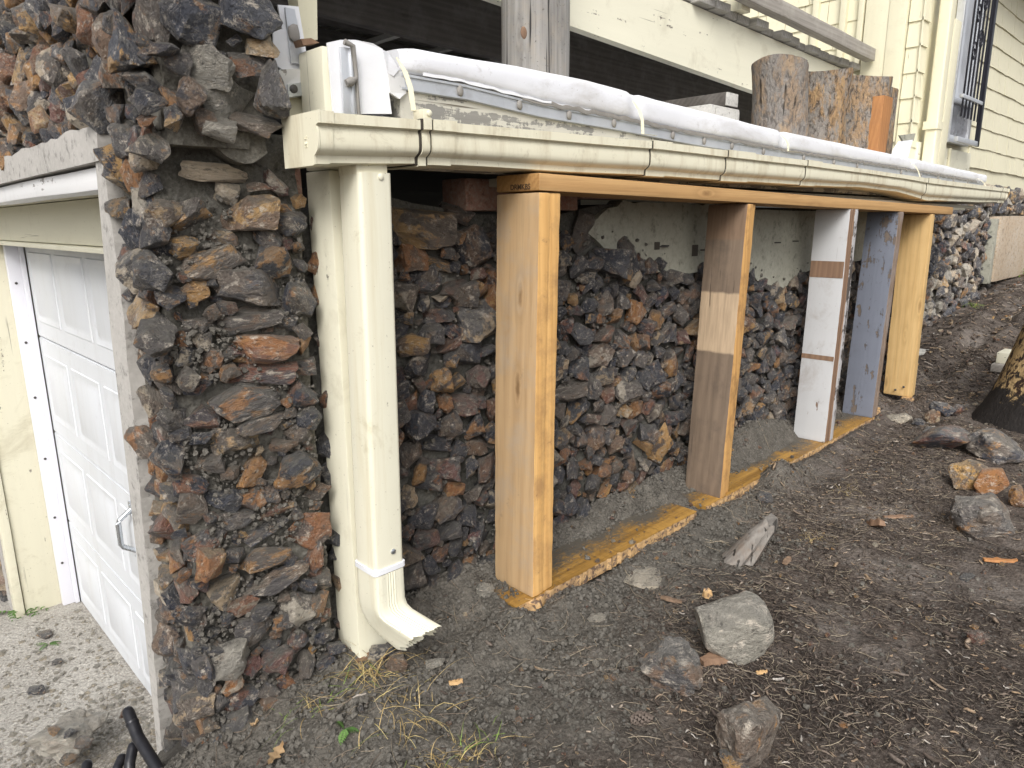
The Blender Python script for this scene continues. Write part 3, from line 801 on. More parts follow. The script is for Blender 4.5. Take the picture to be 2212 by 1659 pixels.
# --- corner pier
pier = thing('stone_pier', 'rubble stone corner pier beside the white garage door, behind the cream post', 'stone pier', (FX, PY, -1.2))
core('mortar_core', pier, FX + 0.02, 0.70, lambda u: -1.3, lambda u: 0.165, (0, PY + 0.016, 0), EX, EZ, NY, 'mortar_mid', 0.3, seed=1)
core('mortar_face', pier, PY + 0.03, 1.60, lambda u: -1.4, lambda u: 0.12, (FX + 0.026, 0, 0), EY, EZ, NX, 'mortar', 0.03, seed=2)
man = []
for (cx, cy, w, h, ang, t) in [
    (460, 378, 128, 46, -4, 1.0), (497, 420, 50, 50, 0, 1.02), (525, 470, 130, 72, 12, 0.52), (597, 398, 56, 34, -48, 0.66), (645, 437, 30, 30, 20, 0.86),
    (600, 452, 46, 20, 0, 0.84), (553, 415, 48, 36, 0, 0.5), (620, 485, 66, 52, 0, 0.4), (480, 520, 72, 40, 0, 0.5), (462, 568, 122, 60, 14, 0.45), (575, 568, 90, 76, 0, 0.05),
    (548, 615, 134, 78, -8, 0.42), (420, 625, 60, 52, 0, 0.86), (536, 695, 122, 52, 10, 0.35), (572, 755, 116, 60, -5, 0.76), (572, 811, 132, 50, -4, 0.70), (540, 863, 150, 74, 4, 0.32),
    (444, 901, 74, 48, -8, 0.62), (564, 913, 110, 36, 4, 0.46), (512, 955, 106, 60, -12, 0.40), (608, 957, 52, 32, 0, 0.55), (540, 1017, 78, 58, 30, 0.82), (636, 1015, 96, 74, 10, 0.08),
    (548, 1075, 54, 54, 20, 0.78), (480, 1079, 84, 52, -25, 0.16), (596, 1103, 78, 34, 6, 0.7), (672, 1140, 86, 84, 0, 0.74), (572, 1155, 96, 48, 8, 0.07), (504, 1127, 76, 44, -6, 0.28),
    (664, 635, 62, 92, 0, 0.04), (660, 748, 44, 52, 0, 0.79), (660, 851, 62, 66, 0, 0.05), (664, 795, 60, 40, 0, 0.3), (564, 1207, 106, 56, -4, 0.38), (588, 1255, 132, 46, 10, 0.48),
    (524, 1303, 62, 46, -8, 0.72), (636, 1315, 76, 82, 10, 0.36), (552, 1360, 88, 66, -12, 0.45), (492, 1425, 80, 84, 10, 1.12), (540, 1440, 46, 52, 30, 0.68), (685, 1231, 46, 30, 0, 0.62),
    (430, 700, 60, 34, 0, 0.35), (410, 770, 62, 42, 10, 0.2), (430, 838, 60, 32, 0, 0.12), (430, 960, 60, 54, 0, 0.1), (455, 1010, 56, 60, 0, 0.36), (440, 1170, 54, 100, -80, 0.3), (610, 1340, 50, 40, 0, 0.3)]:
    p = V(cx, cy, Y=PY); d = proj(p)[2]; over = p.x + w * d / FPX * 0.62 - 0.708
    if over > 0: p.x -= over
    man.append((p.x, p.z, w * d / FPX * 0.5 / 0.93, h * d / FPX * 0.5, -math.radians(-ang), t))
st = pack(FX - 0.01, 0.728, -1.18, 0.03, [(0.026, 0.036, 300), (0.016, 0.026, 900), (0.009, 0.015, 1500)], 11, lambda u, v: u < 0.685 and v < 0.02 - 0.15 * max(0, u - 0.55) and v > -1.05, man)
lay_stones(pier, st, (0, PY, 0), EX, EZ, NY, 'rock', 12, 0.40, (0.7, 1.1), 0.010, 190)
st = pack(1.315, 1.66, -1.34, 0.14, [(0.030, 0.042, 700), (0.020, 0.030, 1500), (0.011, 0.019, 2200)], 13, lambda u, v: u < lerpt([(-1.6, 1.68), (-1.15, 1.59), (-0.69, 1.515), (-0.19, 1.455), (0.12, 1.455)], v) - 0.012)
lay_stones(pier, st, (FX + 0.012, 0, 0), EY, EZ, NX, 'rock', 14, 0.40, (0.7, 1.1), 0.012, 105)
crumbs_on(pier, (0, PY + 0.006, 0), EX, EZ, NY, FX, 0.69, -1.1, 0.05, 3500, 0.002, 0.007, 'crumb', 15)

# --- upper corner and wall over the garage door
gwall = thing('garage_wall', 'rubble stone wall above the concrete lintel of the garage door, with a big overhanging corner', 'stone wall', (FX, 1.3, 0.17))
UY = 1.235
core('mortar_face', gwall, UY + 0.03, 6.5, lambda u: 0.13, lambda u: 1.5, (FX + 0.035, 0, 0), EY, EZ, NX, 'mortar', 0.14, seed=6)
core('mortar_corner', gwall, FX + 0.03, 0.618, lambda u: 0.135 + 0.03 * math.sin(u * 30), lambda u: 1.4, (0, UY + 0.035, 0), EX, EZ, NY, 'mortar', 0.16, seed=5)
man = []
for (cx, cy, w, h, ang, t) in [(418, 45, 118, 104, 15, 0.06), (528, 42, 118, 104, -8, 0.12), (330, 40, 60, 110, 0, 0.4), (350, 130, 60, 60, 0, 0.5), (440, 150, 92, 84, 0, 1.16), (530, 150, 70, 60, 0, 0.34), (500, 220, 110, 90, 0, 1.2),
                               (405, 210, 66, 72, 20, 0.52), (378, 215, 36, 66, 0, 0.80), (580, 190, 70, 110, 0, 0.30), (556, 265, 94, 50, -6, 0.44), (430, 265, 60, 60, 0, 0.5), (480, 280, 70, 50, 0, 1.1), (560, 105, 60, 46, 0, 0.95), (385, 140, 50, 50, 0, 0.36)]:
    p = V(cx, cy, Y=UY); d = proj(p)[2]
    man.append((p.x, p.z, w * d / FPX * 0.5 / 0.9, h * d / FPX * 0.5, math.radians(ang), t))
st = pack(FX, 0.625, 0.15, 0.75, [(0.03, 0.042, 200), (0.018, 0.03, 600), (0.010, 0.017, 900)], 16, lambda u, v: u < 0.60, man)
lay_stones(gwall, st, (0, UY, 0), EX, EZ, NY, 'rock', 17, 0.4, (0.7, 1.1), 0.014, 60)
st = pack(1.27, 4.2, 0.10, 1.1, [(0.032, 0.044, 900), (0.022, 0.032, 4000), (0.013, 0.021, 7000)], 18, lambda u, v: v > 0.185 - 0.02 * n1(u * 9) or u < 1.46)
lay_stones(gwall, st, (FX + 0.012, 0, 0), EY, EZ, NX, 'rock', 19, 0.36, (0.75, 1.2), 0.014, 240)
# concrete lintel and the jamb strip
def conc(name, pts, x0, x1, mat, parent, wob=0.004):
    bm = bmesh.new()
    for x in (x0, x1):
        vs = [bm.verts.new((x, y, z)) for y, z in pts]
        bm.faces.new(vs)
    bm.verts.ensure_lookup_table(); n = len(pts)
    for k in range(n): bm.faces.new((bm.verts[k], bm.verts[(k + 1) % n], bm.verts[n + (k + 1) % n], bm.verts[n + k]))
    return frombm(name, bm, mat, parent)
tops = [(y, 0.178 + 0.012 * n1(y * 7) + 0.006 * n1(y * 23)) for y in np.linspace(1.47, 5.2, 90)]
conc('lintel', [(5.2, 0.112), (1.485, 0.115)] + tops, FX - 0.012, FX + 0.10, 'concrete', gwall)
edge = [(lerpt([(-1.6, 1.70), (-1.15, 1.61), (-0.69, 1.534), (-0.19, 1.472), (0.12, 1.47)], z) + 0.010 * n1(z * 6, 3) + 0.006 * n1(z * 20, 5), z) for z in np.linspace(-1.6, 0.1148, 60)]
conc('jamb', [(1.52, 0.1148)] + [(lerpt([(-1.6, 1.72), (-1.19, 1.655), (-0.71, 1.605), (-0.19, 1.57), (0.115, 1.52)], z) + 0.004 * n1(z * 5, 9), z) for z in np.linspace(0.05, -1.6, 20)] + edge, FX - 0.008, FX + 0.16, 'concrete', gwall)
# far side of the opening
core('mortar_far', gwall, 4.02, 5.6, lambda u: -1.95, lambda u: 0.13, (FX + 0.035, 0, 0), EY, EZ, NX, 'mortar_dark', 0.28, seed=8)
st = pack(4.06, 5.2, -1.9, 0.1, [(0.06, 0.09, 200), (0.035, 0.055, 800)], 20)
lay_stones(gwall, st, (FX + 0.01, 0, 0), EY, EZ, NX, 'rock_dark', 21, 0.5, (0.75, 1.2), 0.014, 0)
conc('jamb', [(3.94, 0.11), (3.94, -1.9), (4.045, -1.9), (4.03, 0.11)], FX + 0.002, FX + 0.12, 'concrete', gwall)

# --- garage door
DX = 0.68
gd = thing('garage_door', 'white panelled garage door with a zinc pull handle, under the concrete lintel', 'garage door', (DX, 2.7, DRZ))
sec = [DRZ - 0.003, DRZ + 0.437, DRZ + 0.892, DRZ + 1.350, DRZ + 1.81]
YL, YR = 3.83, 1.60
for z0, z1 in zip(sec[:-1], sec[1:]):
    bm = bmesh.new()
    ys = [YL - 0.02]
    bm_box(bm, (DX + 0.02, (YL + YR) / 2, (z0 + z1) / 2), (0.04, YL - YR, z1 - z0 - 0.005))
    bmesh.ops.bevel(bm, geom=bm.edges[:], offset=0.004, segments=2, affect='EDGES')
    leaf = frombm('door_section', bm, 'door', gd, 40)
    # raised panels: bevelled frame groove + field
    y = YL - 0.075
    while y - 0.40 > YR:
        w = 0.40 if abs(y - (YL - 0.075)) > 0.01 else 0.40
        za, zb = z0 + 0.075, z1 - 0.075
        bm = bmesh.new()
        def quad(y0, y1, za_, zb_, x): return [bm.verts.new((x, y0, za_)), bm.verts.new((x, y1, za_)), bm.verts.new((x, y1, zb_)), bm.verts.new((x, y0, zb_))]
        rings = [quad(y, y - w, za, zb, DX - 0.0005), quad(y - 0.004, y - w + 0.004, za + 0.004, zb - 0.004, DX - 0.005), quad(y - 0.020, y - w + 0.020, za + 0.020, zb - 0.020, DX - 0.0012),
                 quad(y - 0.030, y - w + 0.030, za + 0.030, zb - 0.030, DX - 0.0015), quad(y - 0.044, y - w + 0.044, za + 0.044, zb - 0.044, DX - 0.007)]
        for a, b in zip(rings[:-1], rings[1:]):
            for k in range(4): bm.faces.new((a[k], a[(k + 1) % 4], b[(k + 1) % 4], b[k]))
        bm.faces.new(rings[-1]); bm.faces.new(rings[0][::-1])
        frombm('raised_panel', bm, 'door', leaf, 30)
        y -= 0.46
hb = V(296, 1150, X=DX - 0.03)
bm = bmesh.new()
hy, hz = 2.70, -1.095
tube(bm, [(DX, hy, hz + 0.085), (DX - 0.012, hy, hz + 0.075), (DX - 0.045, hy, hz + 0.052), (DX - 0.05, hy, hz + 0.04), (DX - 0.05, hy, hz - 0.04), (DX - 0.045, hy, hz - 0.052), (DX - 0.012, hy, hz - 0.075), (DX, hy, hz - 0.085)], [0.008, 0.009, 0.009, 0.010, 0.010, 0.009, 0.009, 0.008], 8)
for s in (-1, 1): bm_box(bm, (DX - 0.003, hy, hz + s * 0.095), (0.006, 0.026, 0.034))
hd = frombm('handle', bm, 'steel', gd, 50)
for s in (-1, 1): screw(hd, (DX - 0.006, hy, hz + s * 0.10), NX, 0.005, 'steel')

fr = thing('door_frame', 'cream timber frame and white stop strip around the garage door', 'door frame', (0.5, 3.85, DRZ))
box('jamb_board', 0.455, DX + 0.05, 3.872, 3.91, DRZ - 0.01, -0.05, 'jamb', fr, 0.004)
box('jamb_edge', FX + 0.004, 0.452, 3.86, 3.935, DRZ - 0.01, 0.0, 'jamb', fr, 0.005, wob=0.004, seg=8)
box('stop_strip', 0.605, DX - 0.004, 3.835, 3.869, DRZ, -0.062, 'stop', fr, 0.002)
box('stop_lip', 0.655, DX - 0.006, 3.818, 3.833, DRZ, -0.066, 'stop', fr, 0.003)
for z in (-0.25, -0.52, -0.78, -1.08, -1.38, -1.62): screw(fr, (0.628, 3.8345, z), NY, 0.006)
box('header_board', 0.565, 0.60, 1.60, 3.88, -0.056, 0.072, 'cream_y', fr, 0.004)
box('header_board', 0.568, 0.60, 1.60, 3.88, 0.0745, 0.112, 'cream_y', fr, 0.003)
box('drip_cap', 0.545, 0.602, 1.60, 3.88, -0.074, -0.058, 'cream_y', fr, 0.004)
box('lintel_board', FX + 0.002, FX + 0.07, 1.56, 4.0, 0.068, 0.1105, 'white_wood', fr, 0.004, wob=0.003, seg=10)
box('soffit_board', FX + 0.072, 0.66, 1.60, 4.0, 0.1125, 0.13, 'cream_y', fr, 0.002)

# --- porch wall behind the posts
pw = thing('porch_wall', 'dark rubble stone wall under the porch roof, behind the timber posts', 'stone wall', (2.3, WY, -0.95))
PLAST = [[(1.60, -0.02), (1.66, 0.02), (1.78, 0.06), (2.10, 0.062), (2.24, 0.05), (2.32, 0.06), (2.36, -0.18), (2.05, -0.178), (1.88, -0.14), (1.80, -0.10), (1.72, -0.10)],
         [(2.48, 0.04), (3.85, 0.035), (3.87, -0.20), (3.3, -0.20), (3.0, -0.235), (2.86, -0.30), (2.72, -0.26), (2.60, -0.20), (2.50, -0.18)]]
def inpoly(P, u, v):
    c = False
    for (x1, y1), (x2, y2) in zip(P, P[1:] + P[:1]):
        if (y1 > v) != (y2 > v) and u < (x2 - x1) * (v - y1) / (y2 - y1) + x1: c = not c
    return c
def wtop(u): return lerpt([(0.7, 0.0), (0.85, 0.07), (0.92, 0.06), (1.0, 0.045), (1.13, 0.03), (1.2, 0.02), (1.5, 0.02), (1.7, 0.05), (4.6, 0.05)], u)
def stop_(u): return lerpt([(0.7, -0.0), (0.85, 0.03), (1.02, 0.03), (1.10, -0.015), (1.3, -0.04), (1.45, -0.03), (1.55, -0.06), (1.75, -0.08), (1.95, -0.13), (2.1, -0.17), (2.4, -0.18), (2.55, -0.19), (2.7, -0.24), (2.9, -0.29), (3.1, -0.22), (3.9, -0.20), (4.6, -0.05)], u)
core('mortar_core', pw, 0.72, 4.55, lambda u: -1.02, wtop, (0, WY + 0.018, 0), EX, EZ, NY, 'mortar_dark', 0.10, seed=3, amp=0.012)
man = []
for (cx, cy, w, h, ang, t) in [(905, 482, 150, 96, -14, 0.42), (996, 460, 62, 48, -8, 0.36), (1026, 535, 84, 78, -40, 0.12), (944, 573, 74, 30, -18, 0.44), (920, 600, 56, 50, 10, 0.24), (985, 625, 92, 42, 6, 0.4),
        (920, 610, 56, 50, 0, 0.22), (955, 640, 56, 44, 0, 0.12), (1005, 640, 48, 58, 0, 0.42), (950, 638, 36, 26, 0, 1.02), (1030, 635, 50, 46, 40, 0.74), (951, 680, 64, 42, 0, 0.24), (1035, 705, 98, 98, 0, 0.3), (1070, 650, 50, 70, 0, 0.78), (910, 790, 78, 66, 0, 0.12),
        (975, 742, 60, 30, 20, 0.62), (890, 745, 60, 50, 0, 0.5), (1010, 770, 70, 64, 0, 0.1), (885, 872, 54, 48, 0, 0.72), (992, 872, 66, 48, 0, 0.38), (1025, 920, 60, 54, 0, 0.08), (970, 910, 48, 54, 0, 0.46),
        (1028, 962, 56, 40, -4, 0.56), (1048, 1008, 66, 46, 4, 0.6), (940, 965, 76, 44, -14, 0.12), (960, 1010, 60, 60, 0, 0.28), (960, 1095, 66, 54, 0, 0.46), (1055, 770, 50, 46, 0, 0.2),
        (1265, 510, 66, 84, -30, 0.40), (1312, 560, 74, 70, 0, 0.20), (1345, 545, 40, 60, 0, 0.3), (1385, 570, 36, 30, 0, 0.28), (1400, 580, 38, 40, 0, 0.58), (1360, 560, 34, 66, 0, 0.10),
        (1420, 960, 46, 84, -35, 0.88), (1232, 845, 78, 46, 4, 0.42), (1310, 900, 56, 50, 0, 0.40), (1352, 840, 60, 54, 0, 0.36), (1292, 770, 74, 56, 0, 0.5), (1440, 1010, 44, 60, 0, 0.72), (1360, 1070, 66, 46, 0, 0.44), (1258, 1100, 50, 56, 0, 0.06), (1215, 1125, 60, 44, 0, 0.1), (1250, 720, 60, 46, 0, 0.2)]:
    p = V(cx, cy, Y=WY); d = proj(p)[2]
    man.append((p.x, p.z, w * d / FPX * 0.5 / 0.85, h * d / FPX * 0.5, math.radians(ang), t))
st = pack(0.74, 4.5, -0.97, 0.05, [(0.032, 0.043, 1400), (0.024, 0.032, 5000), (0.015, 0.023, 9000), (0.009, 0.014, 9000)], 31,
          lambda u, v: v < stop_(u) and not (v > -0.16 and 1.18 < u < 1.5 and False), man, tol=0.20)
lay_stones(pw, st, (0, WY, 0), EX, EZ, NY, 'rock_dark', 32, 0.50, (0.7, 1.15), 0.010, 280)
crumbs_on(pw, (0, WY + 0.006, 0), EX, EZ, NY, 0.75, 4.4, -0.97, 0.02, 4200, 0.003, 0.008, 'crumb', 33, lambda u, v: v < stop_(u) + 0.05)
for P in PLAST:
    bm = bmesh.new()
    Q = []
    for (x1, y1), (x2, y2) in zip(P, P[1:] + P[:1]):
        for k in range(6):
            t = k / 6; u, v = x1 + (x2 - x1) * t, y1 + (y2 - y1) * t
            Q.append((u + 0.012 * n1(u * 25, v * 25), v + 0.012 * n1(u * 25, v * 25, 4)))
    a = [bm.verts.new((u, WY - 0.002, v)) for u, v in Q]; b = [bm.verts.new((u, WY + 0.05, v)) for u, v in Q]
    bm.faces.new(a); bm.faces.new(b[::-1])
    for k in range(len(Q)): bm.faces.new((a[k], a[(k + 1) % len(Q)], b[(k + 1) % len(Q)], b[k]))
    pl = frombm('plaster_patch', bm, 'plaster', pw)
    pl['label'] = 'pale greenish plaster patch with nail stubs'
for (px, py) in [(1428, 531), (1512, 540), (1672, 524), (1711, 521), (1425, 533)]:
    p = V(px, py, Y=WY); bm = bmesh.new(); tube(bm, [p, p + Vector((0.014, -0.022, 0.0))], 0.0028, 6); frombm('nail', bm, 'dark_hole', pw)
for (px, py, w, h) in [(1418, 531, 0.016, 0.013), (1500, 541, 0.02, 0.02)]:
    p = V(px, py, Y=WY); box('dark_pocket', p.x - w, p.x + w, WY - 0.004, WY + 0.02, p.z - h, p.z + h, 'seam', pw, 0.004)
for x0, x1, z0, z1, y in [(1.145, 1.33, 0.028, 0.105, WY - 0.005), (1.345, 1.56, 0.032, 0.1, WY - 0.002), (1.575, 1.80, 0.066, 0.11, WY), (2.05, 2.3, 0.07, 0.11, WY + 0.03)]:
    box('brick', x0, x1, y, y + 0.09, z0, z1, 'brick', pw, 0.006, wob=0.004, seg=5)
b_ = box('brick', 0.655, 0.715, 1.325, 1.40, 0.04, 0.14, 'brick', pier, 0.006, wob=0.004, seg=5)

# --- timber under the gutter: sill, posts, header
for i, (x0, x1) in enumerate([(1.10, 1.93), (1.99, 3.53)]):
    s = thing('sill_plate', ['soil strewn orange sill board between the second and third posts', 'long soil strewn orange sill board from the brown post to the blue post'][i], 'sill board', ((x0 + x1) / 2, 1.19, -0.96), 'sill boards on the soil')
    bm = bmesh.new(); n = int((x1 - x0) / 0.012)
    for k in range(n + 1):
        x = x0 + (x1 - x0) * k / n
        jag = 0.006 * n1(x * 60, 1) + 0.004 * n1(x * 160, 2)
        for q in [(1.118 + jag, -0.962), (1.118 + jag, -0.927 + 0.003 * n1(x * 50, 9)), (1.262, -0.925), (1.262, -0.962)]: bm.verts.new((x, *q))
    bm.verts.ensure_lookup_table()
    for k in range(n):
        for q in range(4):
            f = bm.faces.new([bm.verts[4 * k + q], bm.verts[4 * k + (q + 1) % 4], bm.verts[4 * k + 4 + (q + 1) % 4], bm.verts[4 * k + 4 + q]])
            f.material_index = 1 if q == 0 else 0
    bm.faces.new(bm.verts[0:4]); bm.faces.new(bm.verts[4 * n:4 * n + 4])
    frombm('plank', bm, ['sill', 'raw'], s)
def splinter(name, p, L, w, t, rz, mat, label, cat, group=None, tilt=0.0):
    bm = bmesh.new()
    n = 7; r = random.Random(int(L * 9999 + p[0] * 777))
    rows = []
    for k in range(n + 1):
        u = (k / n - 0.5) * L; ww = w * (0.45 + 0.55 * math.sin(math.pi * min(1, max(0.08, k / n + 0.12 * r.uniform(-1, 1)))))
        a, b = ww * r.uniform(0.4, 0.6), ww * r.uniform(0.4, 0.6)
        h = t * r.uniform(0.7, 1.2)
        rows.append([bm.verts.new((u, -a, 0)), bm.verts.new((u, b, 0)), bm.verts.new((u, b * 0.8, h)), bm.verts.new((u, -a * 0.7, h * 0.9))])
    for A, B in zip(rows[:-1], rows[1:]):
        for k in range(4): bm.faces.new((A[k], A[(k + 1) % 4], B[(k + 1) % 4], B[k]))
    bm.faces.new(rows[0]); bm.faces.new(rows[-1])
    o = frombm(name, bm, mat)
    o.location = p; o.rotation_euler = (tilt * 0.4, tilt, rz)
    return tag(o, label, cat, group)
splinter('wood_shim', (1.17, 1.125, -0.944), 0.09, 0.05, 0.016, 0.5, 'raw', 'pale torn wood shim under the front corner of the tan post', 'wood shim')
splinter('wood_shim', (1.105, 1.262, -0.935), 0.06, 0.03, 0.016, -0.6, 'raw', 'pale wood scrap behind the foot of the tan post', 'wood scrap')
splinter('wood_shim', (4.06, 1.14, -0.940), 0.15, 0.07, 0.014, 0.3, 'raw', 'pale wood shim under the yellow post', 'wood shim')
splinter('wood_shim', (3.62, 1.14, -0.925), 0.12, 0.025, 0.012, 0.2, 'raw', 'thin raw wood sliver beside the blue post', 'wood scrap')

def post(label, xb, xt, zb, zt, mats, thick=0.038, gap=0.0015, yb=(1.12, 1.26), yoff=(0, 0)):
    t = thing('support_post', label, 'post', (xb + thick, 1.19, zb), 'double plank posts under the gutter')
    for i in range(2):
        f, e = mats[i]
        x0 = xb + i * (thick + gap)
        o = box('plank', x0, x0 + thick, yb[0] + yoff[i], yb[1] + yoff[i], zb, zt, f, t, 0.0045, e, wob=0.0026, seg=60)
        k = (xt - xb) / (zt - zb)
        for v in o.data.vertices: v.co.x += k * (v.co.z - zb)
    return t
def hz(x): return 0.107 - 0.0145 * (x - 1.18)
HT = 0.038
p2 = post('tan fir post with a bright orange front edge, nearest of the plank posts', 1.156, 1.180, -0.925, hz(1.2) - HT - 0.004, [('p2', 'p2e'), ('p2', 'p2e')], yoff=(0, 0.004))
xb = V(1556, 1082, Y=1.12).x; xt = V(1617, 432, Y=1.12).x
p3 = post('weathered brown post with a clean tan band at mid height', xb, xt, -0.926, hz(2.2) - HT - 0.002, [('p3', 'p3e'), ('p3', 'p3e')], yoff=(0, 0.012))
xb = V(1782, 962, Y=1.12).x; xt = V(1838, 452, Y=1.12).x
p4 = post('scuffed white painted post with brown bands and a dark edge', xb, xt, -0.926, hz(2.95) - HT - 0.002, [('p4', 'p4b'), ('p4b', 'p4e')], yoff=(0, -0.004))
xb = V(1884, 905, Y=1.12).x; xt = V(1943, 455, Y=1.12).x
p5 = post('flaking blue grey painted post between the white and yellow posts', xb, xt, -0.926, hz(3.5) - HT - 0.002, [('p5', 'p5e'), ('p5e', 'p5e')], thick=0.03)
xb = V(1968, 862, Y=1.12).x; xt = V(2014, 458, Y=1.12).x
p6 = post('clean yellow pine post, farthest of the plank posts', xb, xt, -0.928, hz(4.05) - HT - 0.002, [('p6', 'p6'), ('p6', 'p6')], yoff=(0, 0.006))
for (px, py) in [(1578, 438), (1592, 440)]: screw(p3, V(px, py, X=2.19), NX, 0.004)
for z in (-0.2, -0.45, -0.72):
    x = 2.99 + 0
# brown bands where the white paint is missing
for z0, z1 in ((-0.232, -0.165), (-0.575, -0.555)):
    xx = V(1782, 962, Y=1.12).x; xk = V(1838, 452, Y=1.12).x; kk = (xk - xx) / (hz(2.95) - HT + 0.926)
    o = box('bare_band', xx - 0.0012, xx + 0.02, 1.1225, 1.2575, z0, z1, 'p4b', p4, 0.0)
    for v in o.data.vertices: v.co.x += kk * (v.co.z + 0.926)
for (px, py) in [(1952, 836), (1934, 842)]: screw(p6, V(px, py, X=4.05), NX, 0.006)
for (px, py) in [(1946, 700), (1932, 735), (1960, 640), (1920, 580), (1965, 480)]: screw(p6, V(px, py, X=4.07), NX, 0.004)

hdr = thing('header_beam', 'yellow fir header board lying flat on the post tops under the gutter', 'header board', (2.8, 1.19, 0.05))
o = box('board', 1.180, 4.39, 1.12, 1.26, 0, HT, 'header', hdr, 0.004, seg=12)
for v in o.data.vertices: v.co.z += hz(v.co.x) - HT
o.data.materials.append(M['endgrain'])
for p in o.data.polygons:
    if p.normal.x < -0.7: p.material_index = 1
cu = bpy.data.curves.new('grade_stamp', 'FONT'); cu.body = 'DRMKBS'; cu.size = 0.017; cu.extrude = 0.0003; cu.offset = 0.0003
cu.materials.append(M['stamp'])
text_mesh('grade_stamp', cu, Matrix(((0, 0, -1, 1.1793), (-1, 0, 0, 1.212), (0, 1, 0, hz(1.18) - HT + 0.004), (0, 0, 0, 1))), hdr)

# --- cream corner post
cp = thing('corner_post', 'cream painted square post at the gutter end, in front of the stone pier', 'post', (0.775, 1.295, -0.975))
box('shaft', 0.731, 0.820, 1.250, 1.339, -0.985, 0.100, 'cream_post', cp, 0.003, wob=0.0012, seg=60)
box('shaft_top', 0.731, 0.812, 1.2505, 1.338, 0.1005, 0.322, 'cream_post', cp, 0.005, wob=0.003, seg=5)
bm = bmesh.new()
for k in range(14):
    a = random.uniform(0, 1); q = (0.731 + 0.089 * a, 1.2485) if k % 2 else (0.7295, 1.25 + 0.089 * a)
    bm_box(bm, (q[0], q[1], -0.972), (0.014, 0.014, random.uniform(0.02, 0.05)), Euler((0, 0, a)))
frombm('rotten_foot', bm, 'p4b', cp)

# --- gutter
gt = thing('gutter', 'long cream metal gutter with an ogee front along the porch eave', 'gutter', (0.64, 1.247, 0.1))
GTOP = [(0.62, 0.183), (0.9, 0.190), (1.6, 0.203), (2.5, 0.204), (3.9, 0.192), (5.6, 0.186)]
GBOT = [(0.62, 0.100), (0.9, 0.112), (1.6, 0.118), (2.6, 0.122), (3.1, 0.128), (3.55, 0.122), (4.0, 0.092), (4.6, 0.092), (5.6, 0.100)]
GPROF = [(0.0, 1.0), (0.0, 0.0), (0.100, 0.0), (0.1045, 0.02), (0.105, 0.13), (0.106, 0.165), (0.111, 0.20), (0.1165, 0.25), (0.1195, 0.31), (0.1205, 0.40), (0.1205, 0.60), (0.1195, 0.68), (0.1175, 0.735), (0.119, 0.765), (0.1275, 0.785), (0.1275, 1.0)]
GIN = [(0.1225, 0.985), (0.1225, 0.80), (0.1135, 0.775), (0.1125, 0.72), (0.1155, 0.60), (0.1155, 0.40), (0.110, 0.27), (0.100, 0.16), (0.098, 0.03), (0.003, 0.03), (0.003, 0.985)]
def gsec(x, grow=0.0, prof=GPROF):
    t, b = lerpt(GTOP, x), lerpt(GBOT, x)
    t += 0.0012 * n1(x * 3.1, 4); b += 0.002 * n1(x * 2.7, 8)
    out_ = []
    for y, f in prof:
        g2 = grow if f > -1 else 0
        out_.append((x, 1.247 - y - (g2 if y > 0.02 else 0), b + (t - b) * f + (-grow if f < 0.03 else (grow if f > 0.99 else 0))))
    return out_
sweep('trough', [gsec(x, 0, GPROF + GIN) for x in np.linspace(0.645, 5.575, 150)], 'gutter', gt, smooth=25)
# left end cap, standing a little proud
sweep('end_cap', [gsec(0.640, 0.0025), gsec(0.6445, 0.0025)], 'gutter', gt, smooth=25)
sweep('end_cap_flange', [gsec(x, 0.0018, [q for q in GPROF]) for x in (0.6455, 0.655, 0.6705)], 'gutter', gt, smooth=25)
sweep('end_cap', [gsec(5.5755, 0.0025), gsec(5.580, 0.0025)], 'gutter', gt, smooth=25)
cu = bpy.data.curves.new('cap_mark', 'FONT'); cu.body = 'SE R'; cu.size = 0.011; cu.extrude = 0.0008
cu.materials.append(M['gutter'])
text_mesh('cap_mark', cu, Matrix(((0, 0, -1, 0.6397), (0, 1, 0, 1.160), (1, 0, 0, 0.128), (0, 0, 0, 1))), gt)
def gx(px, py): return V(px, py, Y=1.12).x
# joiner sleeves and hanger bands with their dark seams
for x0, x1 in [(gx(935, 280), gx(986, 280)), (gx(1410, 330), gx(1450, 330)), (gx(1573, 345), gx(1630, 345)), (gx(1745, 360), gx(1775, 360)), (gx(2005, 400), gx(2030, 400)), (gx(2165, 420), gx(2172, 420))]:
    sweep('joiner', [gsec(x, 0.0028) for x in np.linspace(x0, x1, 6)], 'gutter', gt, smooth=25)
    sweep('seam', [gsec(x0 - 0.0052, 0.0014), gsec(x0 - 0.0006, 0.0014)], 'seam', gt, smooth=25)
hx0, hx1 = gx(914, 280), gx(930, 280)
sweep('hanger_band', [gsec(x, 0.0045) for x in (hx0, hx1)], 'gutter', gt, smooth=25)
sweep('seam', [gsec(hx0 - 0.006, 0.002), gsec(hx0 - 0.0006, 0.002)], 'seam', gt, smooth=25)
bx = (hx0 + hx1) / 2
box('hanger_clip', hx0, hx1, 1.117, 1.15, 0.192, 0.210, 'gutter', gt, 0.003)
screw(gt, (bx + 0.004, 1.1165, 0.202), NY, 0.006, 'gutter', 'clip_screw')
for (px, py) in [(1088, 290), (1090, 318)]: screw(gt, V(px, py, Y=1.133), NY, 0.004, 'gutter', 'rivet')
# outlet stub over the downspout
box('outlet', 0.732, 0.800, 1.154, 1.217, 0.088, 0.1125, 'gutter', gt, 0.003)
